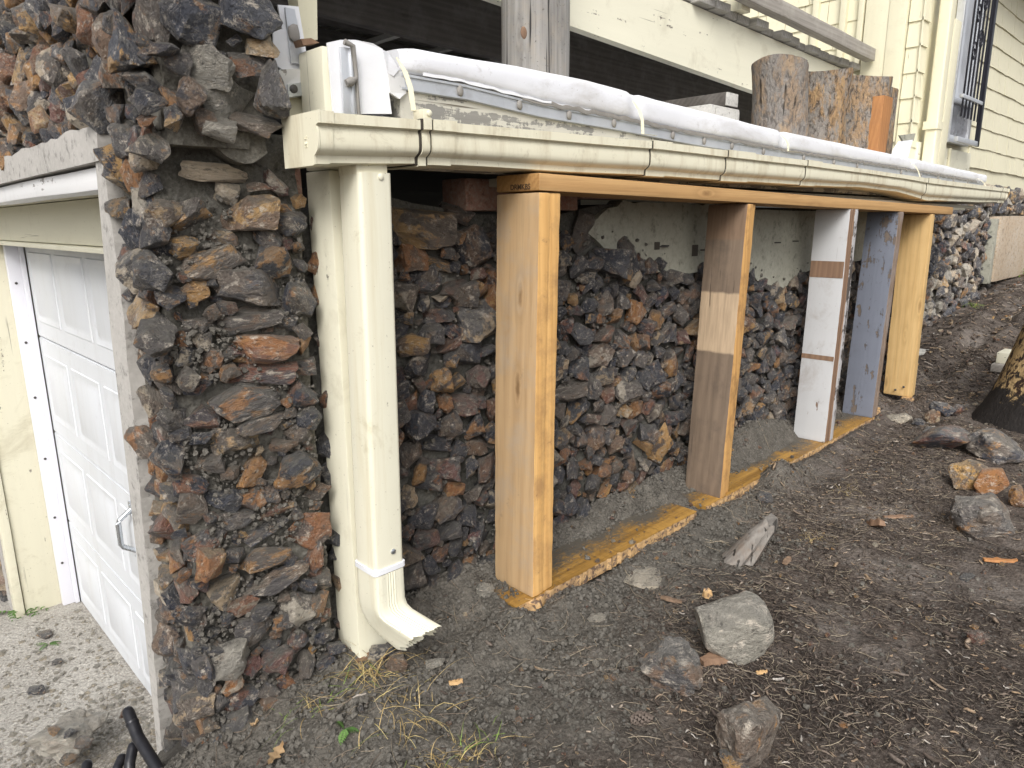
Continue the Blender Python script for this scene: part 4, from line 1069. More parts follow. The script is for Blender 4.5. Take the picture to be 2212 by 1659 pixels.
# thin straps from the roof edge to the gutter lip
for (ax_, ay_, bx_, by_) in [(856, 125, 893, 240), (1366, 218, 1388, 290), (1686, 292, 1702, 327), (1966, 350, 1988, 386), (2110, 385, 2130, 404)]:
    a = V(ax_, ay_, Y=1.226); b = V(bx_, by_, Y=1.150); b2 = V(bx_ + 28, by_ + 3, Y=1.122)
    w = Vector((0.0055, 0, 0)); t = Vector((0, 0.0, 0.0018))
    mid = a.lerp(b, 0.55) + Vector((0.002, -0.012, -0.004))
    secs = []
    for p, k in ((a, 0.25), (a.lerp(mid, 0.5) + Vector((0, -0.006, 0)), 1.0), (mid, 1.05), (b, 1.0), (b2, 0.9)):
        n_ = Vector((0, -0.0018, 0.0010))
        secs.append([p - w * k, p + w * k, p + w * k + n_, p - w * k + n_])
    sweep('strap', secs, 'cream_z', gt, smooth=30)

# --- downspout
ds = thing('downspout', 'cream painted downspout with a torn curved outlet, beside the corner post', 'downspout', (0.765, 1.18, -0.95))
def rrect(x0, x1, y0, y1, z, r=0.009, n=5):
    pts = []
    for cx_, cy_, a0 in ((x1 - r, y0 + r, -90), (x1 - r, y1 - r, 0), (x0 + r, y1 - r, 90), (x0 + r, y0 + r, 180)):
        for k in range(n):
            a = math.radians(a0 + 90 * k / (n - 1)); pts.append((cx_ + r * math.cos(a), cy_ + r * math.sin(a), z))
    return pts
XL, XR, YF, YB = 0.733, 0.806, 1.148, 1.222
secs = []
for k in range(16):
    z = 0.092 - k / 15 * 0.80
    dx = -0.013 * (0.092 - z) / 0.8
    secs.append(rrect(XL + dx, XR + dx, YF, YB, z))
sweep('pipe', secs, 'downspout', ds, smooth=60)
sweep('band', [rrect(XL - 0.0165, XR - 0.0095, YF - 0.0035, YB + 0.0035, z) for z in (-0.700, -0.711)], 'flap', ds, smooth=60)
# ribbed elbow curving out to the yard (-Y, +X) and torn at the mouth
secs = []
path = [(0.0, 0.0, 0.0), (0.0, -0.045, 0.0), (0.0, -0.075, 0.04), (0.004, -0.098, 0.22), (0.014, -0.118, 0.45), (0.030, -0.136, 0.65), (0.048, -0.152, 0.75), (0.066, -0.166, 0.78)]
NP = 44
base = []
for k in range(NP):
    pass
def elbow_ring(i):
    d, dz, th = path[i]
    ang = th
    L, R = XL - 0.013, XR - 0.013
    ring = []
    pts = rrect(-(R - L) / 2, (R - L) / 2, -0.039, 0.039, 0, 0.012, 4)
    # densify the long faces with ribs
    full = []
    for a, b in zip(pts, pts[1:] + pts[:1]):
        va, vb = Vector(a), Vector(b); n = max(1, int((vb - va).length / 0.003))
        for q in range(n):
            p = va.lerp(vb, q / n); full.append(p)
    dirx = Vector((0.55, -0.83, 0)).normalized()
    for p in full:
        rib = 0.0021 * math.sin(p.x * 2 * math.pi / 0.013) if abs(p.y) > 0.03 else 0.0021 * math.sin(p.y * 2 * math.pi / 0.013)
        q = p + Vector((0, math.copysign(rib, p.y) if abs(p.y) > 0.03 else 0, 0))
        # local out direction: tilt about X
        c, s = math.cos(ang), math.sin(ang)
        oy = q.y
        yy = oy * c
        zz = oy * s * -1.0
        ring.append((((L + R) / 2 + q.x * (1 + 0.06 * i / 7)) + d * 0.75, (YF + YB) / 2 + yy - d * 1.0, -0.712 + dz - zz * -1.0))
    return ring
secs = [elbow_ring(i) for i in range(len(path))]
r_ = random.Random(5)
last = []
for k, p in enumerate(secs[-1]):
    j = 0.016 * n1(k * 0.21, 3) + 0.006 * n1(k * 0.6, 8)
    last.append((p[0] + j * 0.7, p[1] - j, p[2] - j * 0.4))
secs[-1] = last
sweep('elbow', secs, 'downspout', ds, smooth=50, caps=False)
bm = bmesh.new()
screw(ds, V(822, 382, Y=YF), NY, 0.006, 'downspout')
screw(ds, V(849, 1191, Y=YF), NY, 0.006, 'steel')

# --- porch roof edge: fascia, membrane roll, bars
rf = thing('porch_roof', 'low porch roof with a white membrane rolled over its edge above the gutter', 'roof', (3.0, 1.5, 0.25))
RTOP = [(0.8, 0.346), (1.02, 0.350), (1.25, 0.356), (1.5, 0.356), (1.8, 0.343), (2.6, 0.319), (3.96, 0.303), (5.5, 0.278)]
RBOT = [(0.8, 0.298), (1.08, 0.296), (1.32, 0.281), (1.6, 0.276), (1.97, 0.264), (2.6, 0.252), (3.93, 0.244), (5.5, 0.225)]
PIN = [V(x, y, Y=1.26).x for x, y in [(855, 110), (1362, 212), (1682, 288), (1962, 348), (2108, 385)]]
def roll(x):
    t, b = lerpt(RTOP, x), lerpt(RBOT, x)
    pin = sum(math.exp(-((x - p) / 0.020) ** 2) for p in PIN)
    bul = 0.024 - 0.009 * pin + 0.004 * n1(x * 2.4, 6) + 0.001 * n1(x * 17, 2)
    t -= 0.006 * pin
    t += 0.003 * n1(x * 4.0, 1) ; b += 0.002 * n1(x * 6, 3)
    pts = []
    for k in range(13):
        a = math.radians(-84 + 174 * k / 12)
        c_, s_ = math.cos(a), math.sin(a)
        c_ = math.copysign(abs(c_) ** 0.8, c_); s_ = math.copysign(abs(s_) ** 0.62, s_)
        pts.append((x, 1.262 - bul * c_ + 0.001 * n1(x * 14, s_ * 2, 4), (t + b) / 2 + (t - b) / 2 * s_))
    pts += [(x, 1.33, t + 0.004), (x, 1.95, t + 0.012), (x, 1.95, t - 0.03), (x, 1.30, b)]
    return pts
sweep('membrane_roll', [roll(x) for x in np.linspace(0.905, 5.52, 220)], 'membrane', rf, smooth=60)
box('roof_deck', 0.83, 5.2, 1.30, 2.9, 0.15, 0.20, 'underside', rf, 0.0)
box('roof_sheet', 0.83, 5.2, 1.952, 3.0, 0.27, 0.30, 'membrane', rf, 0.0)
o = box('fascia', 0.905, 5.5, 1.250, 1.288, 0.0, 1.0, 'fascia', rf, 0.0, seg=30)
for v in o.data.vertices:
    v.co.z = (lerpt(RBOT, v.co.x) + 0.004) if v.co.z > 0.5 else (0.112 if v.co.x < 4.35 else 0.09)
def ribbon(name, zo, h, y0, th, mat, x0=0.905, x1=5.48, n=80, jag=0.0, par=None):
    secs = []
    for x in np.linspace(x0, x1, n):
        z = lerpt(RBOT, x) + zo + jag * n1(x * 30, 2); hh = h + jag * n1(x * 22, 7)
        secs.append([(x, y0, z - hh), (x, y0 - th, z - hh), (x, y0 - th, z), (x, y0, z)])
    return sweep(name, secs, mat, par or rf, smooth=30)
ribbon('termination_bar', -0.003, 0.031, 1.2495, 0.004, 'alum')
ribbon('bar_lip', -0.0025, 0.005, 1.2452, 0.003, 'alum')
ribbon('bar_lip', -0.0285, 0.004, 1.2452, 0.003, 'alum')
ribbon('sealant_bead', 0.001, 0.006, 1.2440, 0.004, 'seal', 1.25, 5.3, 240, 0.004)
ribbon('torn_edge', 0.005, 0.007, 1.2425, 0.003, 'seal', 1.35, 5.2, 300, 0.006)
ribbon('torn_edge', 0.006, 0.006, 1.2430, 0.003, 'flap', 0.96, 1.5, 80, 0.003)
for (px, py) in [(1125, 231), (1112, 212)][:0]: pass
XS = [V(x, y, Y=1.245).x for x, y in [(993, 207), (1121, 232), (1228, 252), (1325, 270), (1452, 290), (1520, 303), (1580, 312), (1648, 325), (1735, 340), (1800, 352), (1850, 362)]] + [3.9, 4.2, 4.5, 4.8, 5.1]
for i, x in enumerate(XS):
    z = lerpt(RBOT, x) - 0.017
    bm = bmesh.new(); bmesh.ops.create_icosphere(bm, subdivisions=2, radius=0.010)
    for v in bm.verts:
        v.co = Vector((v.co.x * 0.85, v.co.y * 0.5, v.co.z * 1.2)) * (1 + 0.25 * n1(v.co.x * 150, v.co.y * 150 + i, v.co.z * 150)) + Vector((x, 1.2425, z))
    frombm('sealed_screw', bm, 'seal', rf, 60)
# corner flap panel with its vertical bar
def plate(name, outline, Y, th, mat, parent, bend=0.0):
    bm = bmesh.new()
    P = [V(x, y, Y=Y) for x, y in outline]
    a = [bm.verts.new((p.x, Y + bend * n1(p.x * 30, p.z * 30), p.z)) for p in P]; b = [bm.verts.new((v.co.x, v.co.y + th, v.co.z)) for v in a]
    bm.faces.new(a); bm.faces.new(b[::-1]); n = len(P)
    for k in range(n): bm.faces.new((a[k], a[(k + 1) % n], b[(k + 1) % n], b[k]))
    return frombm(name, bm, mat, parent)
plate('corner_flap', [(707, 92), (735, 86), (768, 86), (805, 94), (826, 106), (838, 150), (840, 200), (846, 246), (720, 246), (713, 160)], 1.244, 0.004, 'flap', rf, 0.004)
plate('corner_fold', [(826, 108), (840, 112), (862, 150), (850, 165), (838, 158)], 1.240, 0.005, 'membrane', rf, 0.004)
plate('frayed_membrane', [(838, 160), (872, 152), (880, 200), (862, 214), (842, 200)], 1.241, 0.006, 'white_wood', rf, 0.01)
bx0 = V(752, 200, Y=1.236).x
box('corner_bar', bx0 - 0.012, bx0 + 0.012, 1.2355, 1.2405, 0.185, 0.322, 'alum', rf, 0.002)
box('bar_lip', bx0 + 0.007, bx0 + 0.0115, 1.232, 1.2357, 0.185, 0.322, 'alum', rf, 0.001)
bm = bmesh.new()
tube(bm, [(bx0 - 0.005, 1.231, 0.33), (bx0 + 0.012, 1.230, 0.325), (bx0 + 0.017, 1.232, 0.28), (bx0 + 0.019, 1.234, 0.24), (bx0 + 0.02, 1.234, 0.20), (bx0 + 0.026, 1.234, 0.187)], [0.006, 0.0055, 0.004, 0.0035, 0.0035, 0.003], 7)
tube(bm, [(bx0 - 0.006, 1.231, 0.258), (bx0 + 0.004, 1.229, 0.262), (bx0 + 0.016, 1.231, 0.268)], [0.007, 0.009, 0.004], 7)
frombm('sealant_drips', bm, 'seal', rf, 60)
# under-gutter soffit strip
o = box('soffit_strip', 1.22, 5.0, 1.262, 1.33, 0.085, 0.105, 'soffit', rf, 0.002, seg=8)
o = box('soffit_board', 2.3, 5.15, 1.20, 1.2485, 0.070, 0.088, 'soffit', rf, 0.002, wob=0.004, seg=12)
for v in o.data.vertices: v.co.z += -0.006 * (v.co.x - 2.3) + 0.006
o = box('eave_end_board', 4.35, 4.95, 1.20, 1.24, 0.05, 0.066, 'cream_x', rf, 0.002)

# --- flashing at the end of the upper pier
fl = thing('wall_flashing', 'white metal flashing flap with a bar, fixed between the stone corner and the cream trim', 'flashing', (0.69, 1.27, 0.25))
plate('flap', [(600, 10), (645, 14), (668, 150), (660, 160), (640, 158), (618, 150), (612, 74)], 1.357, 0.004, 'flap', fl)
plate('flap', [(590, 72), (600, 62), (618, 64), (640, 140), (645, 152), (612, 152), (596, 140), (590, 110)], 1.351, 0.004, 'flap', fl)
plate('bar', [(616, 16), (637, 20), (656, 138), (630, 136)], 1.343, 0.005, 'alum', fl)
bm = bmesh.new(); p = V(636, 72, Y=1.340); bmesh.ops.create_icosphere(bm, subdivisions=2, radius=0.013)
for v in bm.verts: v.co = Vector((v.co.x, v.co.y * 0.4, v.co.z * 1.3)) * (1 + 0.3 * n1(v.co.x * 120, v.co.y * 120, v.co.z * 120)) + p
frombm('sealed_screw', bm, 'seal', fl, 60)
plate('peeling_board', [(598, 152), (664, 148), (668, 206), (622, 212), (600, 196)], 1.340, 0.03, 'white_wood', fl, 0.02)
plate('bolt_plate', [(622, 182), (650, 178), (652, 206), (624, 210)], 1.335, 0.005, 'steel', fl)
screw(fl, V(634, 192, Y=1.335), NY, 0.008)
plate('lower_block', [(612, 208), (668, 206), (668, 250), (618, 250)], 1.357, 0.05, 'cream_z', fl)
plate('trim_board', [(636, -60), (684, -60), (686, 86), (656, 86), (648, 40)], 1.42, 0.04, 'cream_z', fl)
plate('wood_chip', [(650, 84), (672, 82), (690, 92), (655, 98)], 1.30, 0.03, 'p4b', fl)

# --- deck above
dk = thing('deck', 'raised deck with a cream rim board and grey plank ends, above the porch roof', 'deck', (3.0, 2.0, 0.7))
o = box('rim_board', 0.95, 5.225, 2.0, 2.045, 0, 1, 'cream_x', dk, 0.0, seg=10)
for v in o.data.vertices: v.co.z = (0.995 - 0.024 * (v.co.x - 3.17)) if v.co.z > 0.5 else (0.757 - 0.0455 * (v.co.x - 2.265))
r = random.Random(3); x = 0.95
while x < 5.20:
    w = r.uniform(0.115, 0.15)
    zz = 0.999 - 0.024 * (x - 3.17); y0 = 1.975 + r.uniform(-0.03, 0.02)
    if x + w > 5.22: break
    o = box('deck_plank', x, x + w, y0, 4.4, zz, zz + 0.036 + r.uniform(-0.004, 0.004), 'greywood_y', dk, 0.005, wob=0.004, seg=4)
    x += w + r.uniform(0.006, 0.012)
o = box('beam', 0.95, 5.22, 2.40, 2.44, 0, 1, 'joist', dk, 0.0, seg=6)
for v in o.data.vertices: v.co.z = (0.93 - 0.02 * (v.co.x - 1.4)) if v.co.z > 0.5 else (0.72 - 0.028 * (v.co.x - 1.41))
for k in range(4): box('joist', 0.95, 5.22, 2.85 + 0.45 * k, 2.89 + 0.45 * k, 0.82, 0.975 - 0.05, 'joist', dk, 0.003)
box('dark_backing', 0.9, 5.22, 4.42, 4.46, -0.2, 1.0, 'underside', dk, 0.0)  # dark wall added to keep the gap under the deck dark
for (xa, ya, xb_, yb_) in [(792, 92, 848, 66), (930, 112, 965, 100), (1110 - 85, 140, 1110 - 45, 128)]:
    a, b = V(xa, ya, Y=2.7), V(xb_, yb_, Y=2.7)
    b = Vector((a.x, 3.3, 0.0)); 
    box('thin_slat', a.x, a.x + 0.03, 2.50, 2.84, a.z - 0.01, a.z + 0.012, 'greywood_y', dk, 0.002)  # thin slats added as pale lines below the deck

rail = thing('deck_railing', 'grey weathered bottom rail and white posts on the deck edge', 'railing', (4.4, 1.92, 1.0))
o = box('bottom_rail', 3.2, 5.18, 1.885, 1.945, 0, 0.075, 'greywood_x', rail, 0.004, wob=0.003, seg=10)
a, b = V(1620, 0, Y=1.885), V(1890, 132, Y=1.885)
for v in o.data.vertices: v.co.z += a.z + (b.z - a.z) * (v.co.x - a.x) / (b.x - a.x)
px_ = V(1615, 20, Y=1.94)
box('post', px_.x - 0.05, px_.x + 0.04, 1.946, 2.03, 1.03, 1.9, 'cream_z', rail, 0.004)
gp = thing('timber_post', 'round grey weathered timber post carrying the deck, with a knot', 'post', (1.945, 1.90, 0.32))
bm = bmesh.new(); secs = []
for k in range(22):
    z = 0.30 + 0.95 * k / 21
    ring = []
    for q in range(28):
        a = q / 28 * 2 * math.pi
        rr = 0.122 - 0.006 * (z - 0.3) + 0.005 * n1(math.cos(a) * 1.5, math.sin(a) * 1.5, z * 2) - (0.008 if q in (21, 17) else 0)
        ring.append((1.948 + rr * math.cos(a) * 1.0, 1.87 + rr * math.sin(a), z))
    secs.append(ring)
bm.free()
sweep('shaft', secs, 'greywood', gp, smooth=60)
kp = V(1133, 70, Y=1.752)
bm = bmesh.new(); bmesh.ops.create_uvsphere(bm, u_segments=14, v_segments=8, radius=0.016)
for v in bm.verts: v.co = Vector((v.co.x * 0.9 + kp.x, v.co.y * 0.35 + 1.7555, v.co.z * 1.2 + kp.z))
frombm('knot', bm, 'p4b', gp, 60)

# --- things standing on the porch roof
def log(label, tl, tr, bl, br, Y, mat='bark', seed=0):
    a, b, c, d = V(*tl, Y=Y), V(*tr, Y=Y), V(*bl, Y=Y), V(*br, Y=Y)
    top, bot = (a + b) / 2, (c + d) / 2
    k = (bot - top)
    bot = bot + k * 0.12
    # view is oblique to the plane, so the silhouette width across the view is shorter than the X span
    rt, rb = abs(b.x - a.x) / 2 * 0.49, abs(d.x - c.x) / 2 * 0.49
    o = thing('log_stub', label, 'log', (bot.x, Y, bot.z), 'log stubs on the porch roof')
    secs = []
    for i in range(16):
        t = i / 15; p = bot.lerp(top, t); r0 = rb + (rt - rb) * t; ring = []
        for q in range(30):
            an = q / 30 * 2 * math.pi
            rr = r0 * (1 + 0.07 * n1(math.cos(an) * 1.6 + seed, math.sin(an) * 1.6, t * 2.2) + 0.025 * n1(math.cos(an) * 6 + seed, math.sin(an) * 6, t * 9)) - (0.006 if q in (20, 24, 18) else 0)
            ring.append((p.x + rr * math.cos(an), p.y + rr * math.sin(an), p.z + (0.010 * math.sin(an * 2 + seed) if i == 15 else 0)))
        secs.append(ring)
    sweep('trunk_section', secs, mat, o, smooth=50)
    return o
log('tall grey log stub with long vertical cracks, nearest on the porch roof', (1627, 140), (1738, 128), (1628, 268), (1735, 295), 1.52, 'bark_grey', 1)
log('tilted orange brown log stub between the grey and the cracked ones', (1738, 160), (1830, 156), (1738, 292), (1805, 310), 1.53, 'bark_tan', 4)
log('cracked dark barked log stub next to the square stub', (1828, 170), (1910, 172), (1806, 306), (1890, 328), 1.54, 'bark', 9)
t = thing('square_stub', 'square orange treated timber stub at the end of the log stubs', 'timber stub', (4.4, 1.5, 0.3))
a, b = V(1893, 330, Y=1.4), V(1911, 205, Y=1.4); c = V(1941, 207, Y=1.5)
o = box('block', a.x, a.x + 0.13, 1.40, 1.50, 0.25, b.z, 'treated', t, 0.004)
for v in o.data.vertices: v.co.x += (b.x - a.x) * (v.co.z - 0.3) / (b.z - 0.3)
o = thing('log_stub', 'short bark covered stub standing behind the square stub', 'log', (4.6, 1.72, 0.3), 'log stubs on the porch roof')
box('trunk_section', V(1905, 190, Y=1.64).x, V(1944, 190, Y=1.64).x, 1.64, 1.76, 0.26, V(1920, 182, Y=1.64).z, 'bark', o, 0.012, wob=0.01, seg=5)
t = thing('board_pile', 'dark board, sawn end coloured pale as lit, lying on the concrete block under the deck', 'board', (3.0, 1.75, 0.35))
a, b = V(1566, 228, Y=1.62), V(1592, 204, Y=1.62)
box('board', a.x, b.x, 1.62, 2.55, a.z, b.z, 'joist', t, 0.003)
box('lit_sawn_end', a.x + 0.001, b.x - 0.001, 1.612, 1.6195, a.z + 0.001, b.z - 0.001, 'block', t, 0.002)  # pale plate: the light on the board's end put in as colour
q = thing('concrete_block', 'grey concrete block lying on the porch roof under the board', 'block', (3.0, 1.65, 0.3))
a, b = V(1535, 262, Y=1.60), V(1600, 231, Y=1.60)
box('block_body', a.x, b.x, 1.60, 2.0, 0.30, V(1570, 230, Y=1.60).z, 'block', q, 0.012)
box('block_web', a.x + 0.03, b.x - 0.03, 1.592, 1.5995, 0.31, V(1570, 237, Y=1.60).z, 'block', q, 0.004)

# --- the house
HX, HY = 5.23, 1.62
hs_ = thing('house', 'cream shingled house wall behind the deck with corner boards', 'house', (8.0, 3.5, 0.2))
box('wall_core', HX + 0.02, 13.0, HY + 0.02, 9.0, 0.26, 5.0, 'cream_z', hs_, 0.0)
NSH = [0]
def shingle(x0, x1, z0, h, face, w_y=None):
    """one tapered shingle; face 'S' lies on the -Y wall, 'W' on the -X wall"""
    bm = bmesh.new(); r_ = random.Random(int(x0 * 1e4) + int(z0 * 1e4))
    zb = z0 + r_.uniform(-0.004, 0.004)
    t0, t1 = 0.014 + r_.uniform(-0.002, 0.003), 0.004
    P = [(x0, 0.0, zb), (x1, 0.0, zb), (x1, 0.0, z0 + h * 1.12), (x0, 0.0, z0 + h * 1.12)]
    Fz = [(x0, -t0, zb), (x1, -t0, zb), (x1, -t1, z0 + h * 1.12), (x0, -t1, z0 + h * 1.12)]
    if face == 'S': f = lambda q: (q[0], HY + 0.018 + q[1], q[2])
    else: f = lambda q: (HX + 0.018 + q[1], q[0], q[2])
    a = [bm.verts.new(f(q)) for q in Fz]; b = [bm.verts.new(f(q)) for q in P]
    bm.faces.new(a); bm.faces.new(b[::-1])
    for k in range(4): bm.faces.new((a[k], a[(k + 1) % 4], b[(k + 1) % 4], b[k]))
    frombm('shingle', bm, 'shingle', hs_)
    NSH[0] += 1
r = random.Random(8)
EXP = 0.152
for k in range(10):       # narrow strip of corner shingles on the -X wall and its return
    z = 0.31 + k * EXP
    shingle(1.632, 1.722, z, EXP, 'W'); shingle(5.222, 5.335, z, EXP, 'S')
for k in range(7):        # shingled wall over the deck
    z = 0.98 + k * 0.16; y = 2.02
    while y < 3.6:
        w = r.uniform(0.12, 0.24); shingle(y, y + w - 0.004, z, 0.16, 'W'); y += w
for k in range(11):       # far wall beyond the window
    z = 0.40 + k * 0.155; x = 6.50 + r.uniform(0, 0.1) if k > 0 else 6.62
    shingle(6.45, x - 0.004, z, 0.155, 'S') if k else None
    while x < 9.2:
        w = r.uniform(0.14, 0.26); shingle(x, x + w - 0.004, z, 0.155, 'S'); x += w
for (y0, y1, z0, z1, d) in [(1.728, 1.836, 0.5, 2.6, 0.03), (1.838, 1.985, 0.5, 2.6, 0.024), (1.995, 2.03, 0.98, 2.6, 0.03), (2.11, 2.15, 0.98, 2.6, 0.03), (2.30, 2.34, 0.98, 2.6, 0.03)]:
    box('trim_board', HX - d, HX + 0.012, y0, y1, z0, z1, 'cream_z', hs_, 0.003)
box('base_board', 5.34, 6.63, HY - 0.004, HY + 0.02, 0.262, 0.50, 'cream_x', hs_, 0.003)
box('base_trim', 6.02, 6.05, HY - 0.02, HY - 0.005, 0.27, 0.50, 'cream_z', hs_, 0.002)
box('eave', 6.0, 12.0, 1.25, 1.6, V(2200, 8, Y=1.3).z + 0.55, V(2200, 8, Y=1.3).z + 0.62, 'eave', hs_, 0.004)
plate('corner_flashing', [(1936, 322), (1948, 305), (1972, 302), (1962, 340), (1945, 352), (1930, 348)], 1.575, 0.02, 'flap', hs_)
plate('broken_sheathing', [(1944, 292), (1978, 288), (1974, 304), (1952, 306)], 1.60, 0.012, 'plaster', hs_)
hd_ = thing('house_downspout', 'cream downspout with a clip on the house corner', 'downspout', (5.45, 1.58, 0.3))
sweep('pipe', [rrect(5.375, 5.475, 1.525, 1.598, z, 0.012) for z in (2.6, 1.5, 0.62, 0.50, 0.44, 0.22)], 'cream_z', hd_, smooth=60)
zc = V(2003, 262, Y=1.52).z
sweep('clip', [rrect(5.362, 5.488, 1.520, 1.612, z, 0.010) for z in (zc - 0.025, zc + 0.025)], 'cream_z', hd_, smooth=60)
bd = box('trim_plank', 5.56, 5.70, 1.545, 1.585, V(2030, 394, Y=1.545).z, V(2055, 32, Y=1.545).z, 'cream_z', None, 0.004)
tag(bd, 'upright cream plank between the house downspout and the barred window', 'plank')
wd = thing('window', 'tall window behind a black iron grille on the cream house wall', 'window', (6.25, HY, 0.5))
WX0, WX1, WZ0, WZ1 = 5.88, 6.40, 0.535, 2.3
for n_, q in (('frame', (WX0, WX0 + 0.02, WZ0, WZ1)), ('frame', (WX1 - 0.05, WX1, WZ0, WZ1)), ('sill', (WX0 + 0.021, WX1 - 0.051, WZ0, WZ0 + 0.05)), ('cross_rail', (WX0 + 0.021, WX1 - 0.051, 0.80, 0.83))):
    box(n_, q[0], q[1], HY - 0.035, HY + 0.015, q[2], q[3], 'alum', wd, 0.003)
box('pane', WX0 + 0.015, WX1 - 0.04, HY - 0.012, HY - 0.004, 0.832, WZ1, 'glass', wd, 0.0)
bm = bmesh.new(); rows = []
for i in range(13):
    rows.append([bm.verts.new((WX0 + 0.045 + (WX1 - WX0 - 0.09) * i / 12, HY - 0.02 + 0.012 * n1(i * 0.6, j * 0.7), WZ0 + 0.045 + 0.26 * j / 8)) for j in range(9)])
for a, b in zip(rows[:-1], rows[1:]):
    for j in range(8): bm.faces.new((a[j], a[j + 1], b[j + 1], b[j]))
bmesh.ops.solidify(bm, geom=bm.faces[:], thickness=0.004)
frombm('lower_panel', bm, 'panel', wd, 60)
gr = thing('window_grille', 'black wrought iron grille with scrolls over the house window', 'grille', (6.25, 1.55, 0.6))
GY = 1.535
for k in range(6):
    x = WX0 + 0.03 + 0.085 * k
    bm = bmesh.new(); tube(bm, [(x, GY, 0.70), (x, GY, 2.3)], 0.007, 6); frombm('bar', bm, 'iron', gr)
box('rail', WX0 - 0.02, WX1 + 0.02, GY - 0.012, GY + 0.012, 0.82, 0.845, 'alum', gr, 0.002)
box('side_bar', WX1 - 0.02, WX1 + 0.03, GY - 0.012, GY + 0.012, 0.53, 2.3, 'iron', gr, 0.002)
box('rail', WX0 - 0.02, WX1 + 0.0, GY - 0.012, GY + 0.012, 0.53, 0.565, 'alum', gr, 0.002)
for zc in (1.18, 1.42, 1.86):
    for s in (-1, 1):
        bm = bmesh.new(); pts = []
        for k in range(26):
            t = k / 25; a = t * 2.6 * math.pi; rr = 0.055 * (1 - 0.75 * t)
            pts.append((6.08 + s * (0.012 + 0.055 - rr * math.cos(a)), GY - 0.004, zc + s * 0.05 + rr * math.sin(a) * 1.4))
        tube(bm, pts, 0.006, 6); frombm('scroll', bm, 'iron', gr)

# --- house foundation
FY = 1.60
fd = thing('house_foundation', 'grey rubble stone foundation of the house beyond the yellow post', 'stone foundation', (6.5, FY, -0.7))
core('mortar_core', fd, 4.6, 10.5, lambda u: -1.05, lambda u: 0.27, (0, FY + 0.04, 0), EX, EZ, NY, 'mortar', 0.3, res=0.03, seed=12)
st = pack(4.6, 9.8, -0.95, 0.25, [(0.05, 0.068, 500), (0.034, 0.048, 5000), (0.022, 0.032, 7000)], 41, lambda u, v: not (u > 7.35 and v > -0.62 and v < 0.06), res=0.01)
lay_stones(fd, st, (0, FY, 0), EX, EZ, NY, 'rock_grey', 42, 0.55, (0.75, 1.2), 0.016, 280, 0.0, True)
box('concrete_patch', 7.42, 10.4, FY - 0.09, FY + 0.05, -0.55, 0.02, 'tanplaster', fd, 0.01, wob=0.012, seg=14)
box('patch_end', 7.32, 7.415, FY - 0.075, FY + 0.04, -0.56, 0.0, 'plaster', fd, 0.01, wob=0.01, seg=5)

# ------------------------------------------------------------------ loose things on the ground
def boulder(label, px, py, w, h, seed, tone, zg=None, cat='rock', flat=0.8, rz=0.0, group='rocks lying on the soil', detail=3, npts=14, mat='boulder', rough=0.11, zoff=0.0, name='rock', tilt=0.0):
    """px, py: foot of the rock in the photograph; w, h its apparent size"""
    zg = -0.945 if zg is None else zg
    p = V(px, py, Z=zg); 
    if zg > -1.2: 
        for _ in range(4): p = V(px, py, Z=gz(p.x, p.y))
    d = proj(p)[2]; a, b = w * d / FPX / 2, h * d / FPX / 2
    me = rock_mesh(seed, detail, rough, npts, 0.06)
    me.materials.append(M[mat])
    o = bpy.data.objects.new(name, me); COL.objects.link(o)
    o.scale = (a, a * flat, b); 
    f = Vector((0.69, 0.70, 0)) * a * flat * 0.6
    o.location = p + f + Vector((0, 0, b * 0.72 + zoff))
    o.rotation_euler = (tilt, 0, math.radians(-44) + rz)
    o['tone'] = tone; o['shift'] = (seed * 0.137) % 1
    return tag(o, label, cat, group)
boulder('large smooth grey rock propped on wood scraps in the bare soil', 1590, 1432, 172, 150, 501, 1.17, npts=34, rough=0.05, tilt=0.25)
boulder('knobbly blue grey and tan rock in front of the large smooth rock', 1455, 1502, 138, 116, 502, 0.30, npts=14, rough=0.16)
boulder('rough brown rusty rock standing upright at the bottom of the yard', 1640, 1672, 178, 205, 503, 0.44, npts=12, rough=0.14, detail=3)
boulder('small grey rock at the foot of the rough brown rock', 1590, 1672, 70, 50, 504, 0.3)
boulder('tan rock whose flat face is stained orange, right side of the yard', 2105, 1062, 76, 76, 505, 0.90, rough=0.06, npts=18)
ob = boulder('flat orange rimmed stone leaning on the tan rock', 2143, 1066, 80, 66, 506, 0.76, rough=0.02, npts=22, flat=0.35)
boulder('large layered grey rock near the right side of the yard', 2145, 1160, 152, 92, 507, 0.33, rough=0.13, npts=15)
boulder('flat dark slate slab lying below the yellow post', 2055, 978, 138, 62, 508, 0.16, flat=0.9, rough=0.05, tilt=-0.3)
boulder('half buried brownish boulder behind the orange stained rock', 2175, 1000, 128, 84, 509, 0.40, rough=0.1)
boulder('black blocky rock near the charred trunk', 2040, 900, 56, 34, 510, 0.02)
boulder('brown and grey rock beside the black blocky rock', 2070, 902, 40, 32, 511, 0.70)
boulder('light grey flat rock below the yellow post', 1948, 914, 50, 26, 512, 1.05, flat=0.6)
boulder('dark rock right of the light grey flat rock', 1985, 920, 34, 18, 513, 0.1)
boulder('rust red rock under the black blocky rock', 2018, 916, 32, 36, 514, 0.58)
boulder('reddish pink small rock alone on the dark mulch', 2112, 1392, 50, 42, 515, 0.64, rough=0.14)
boulder('pale broken rock at the right picture edge', 2206, 1095, 44, 50, 516, 0.82)
boulder('near-black rock left of the slate slab', 2012, 952, 40, 34, 517, 0.05)
boulder('low grey stone slab half buried between the sill and the yard', 1400, 1262, 110, 26, 518, 1.04, flat=0.9, zoff=-0.012, rough=0.04, npts=24)
boulder('dull grey rock right of the brown plank post foot', 1655, 1085, 40, 24, 519, 0.3)
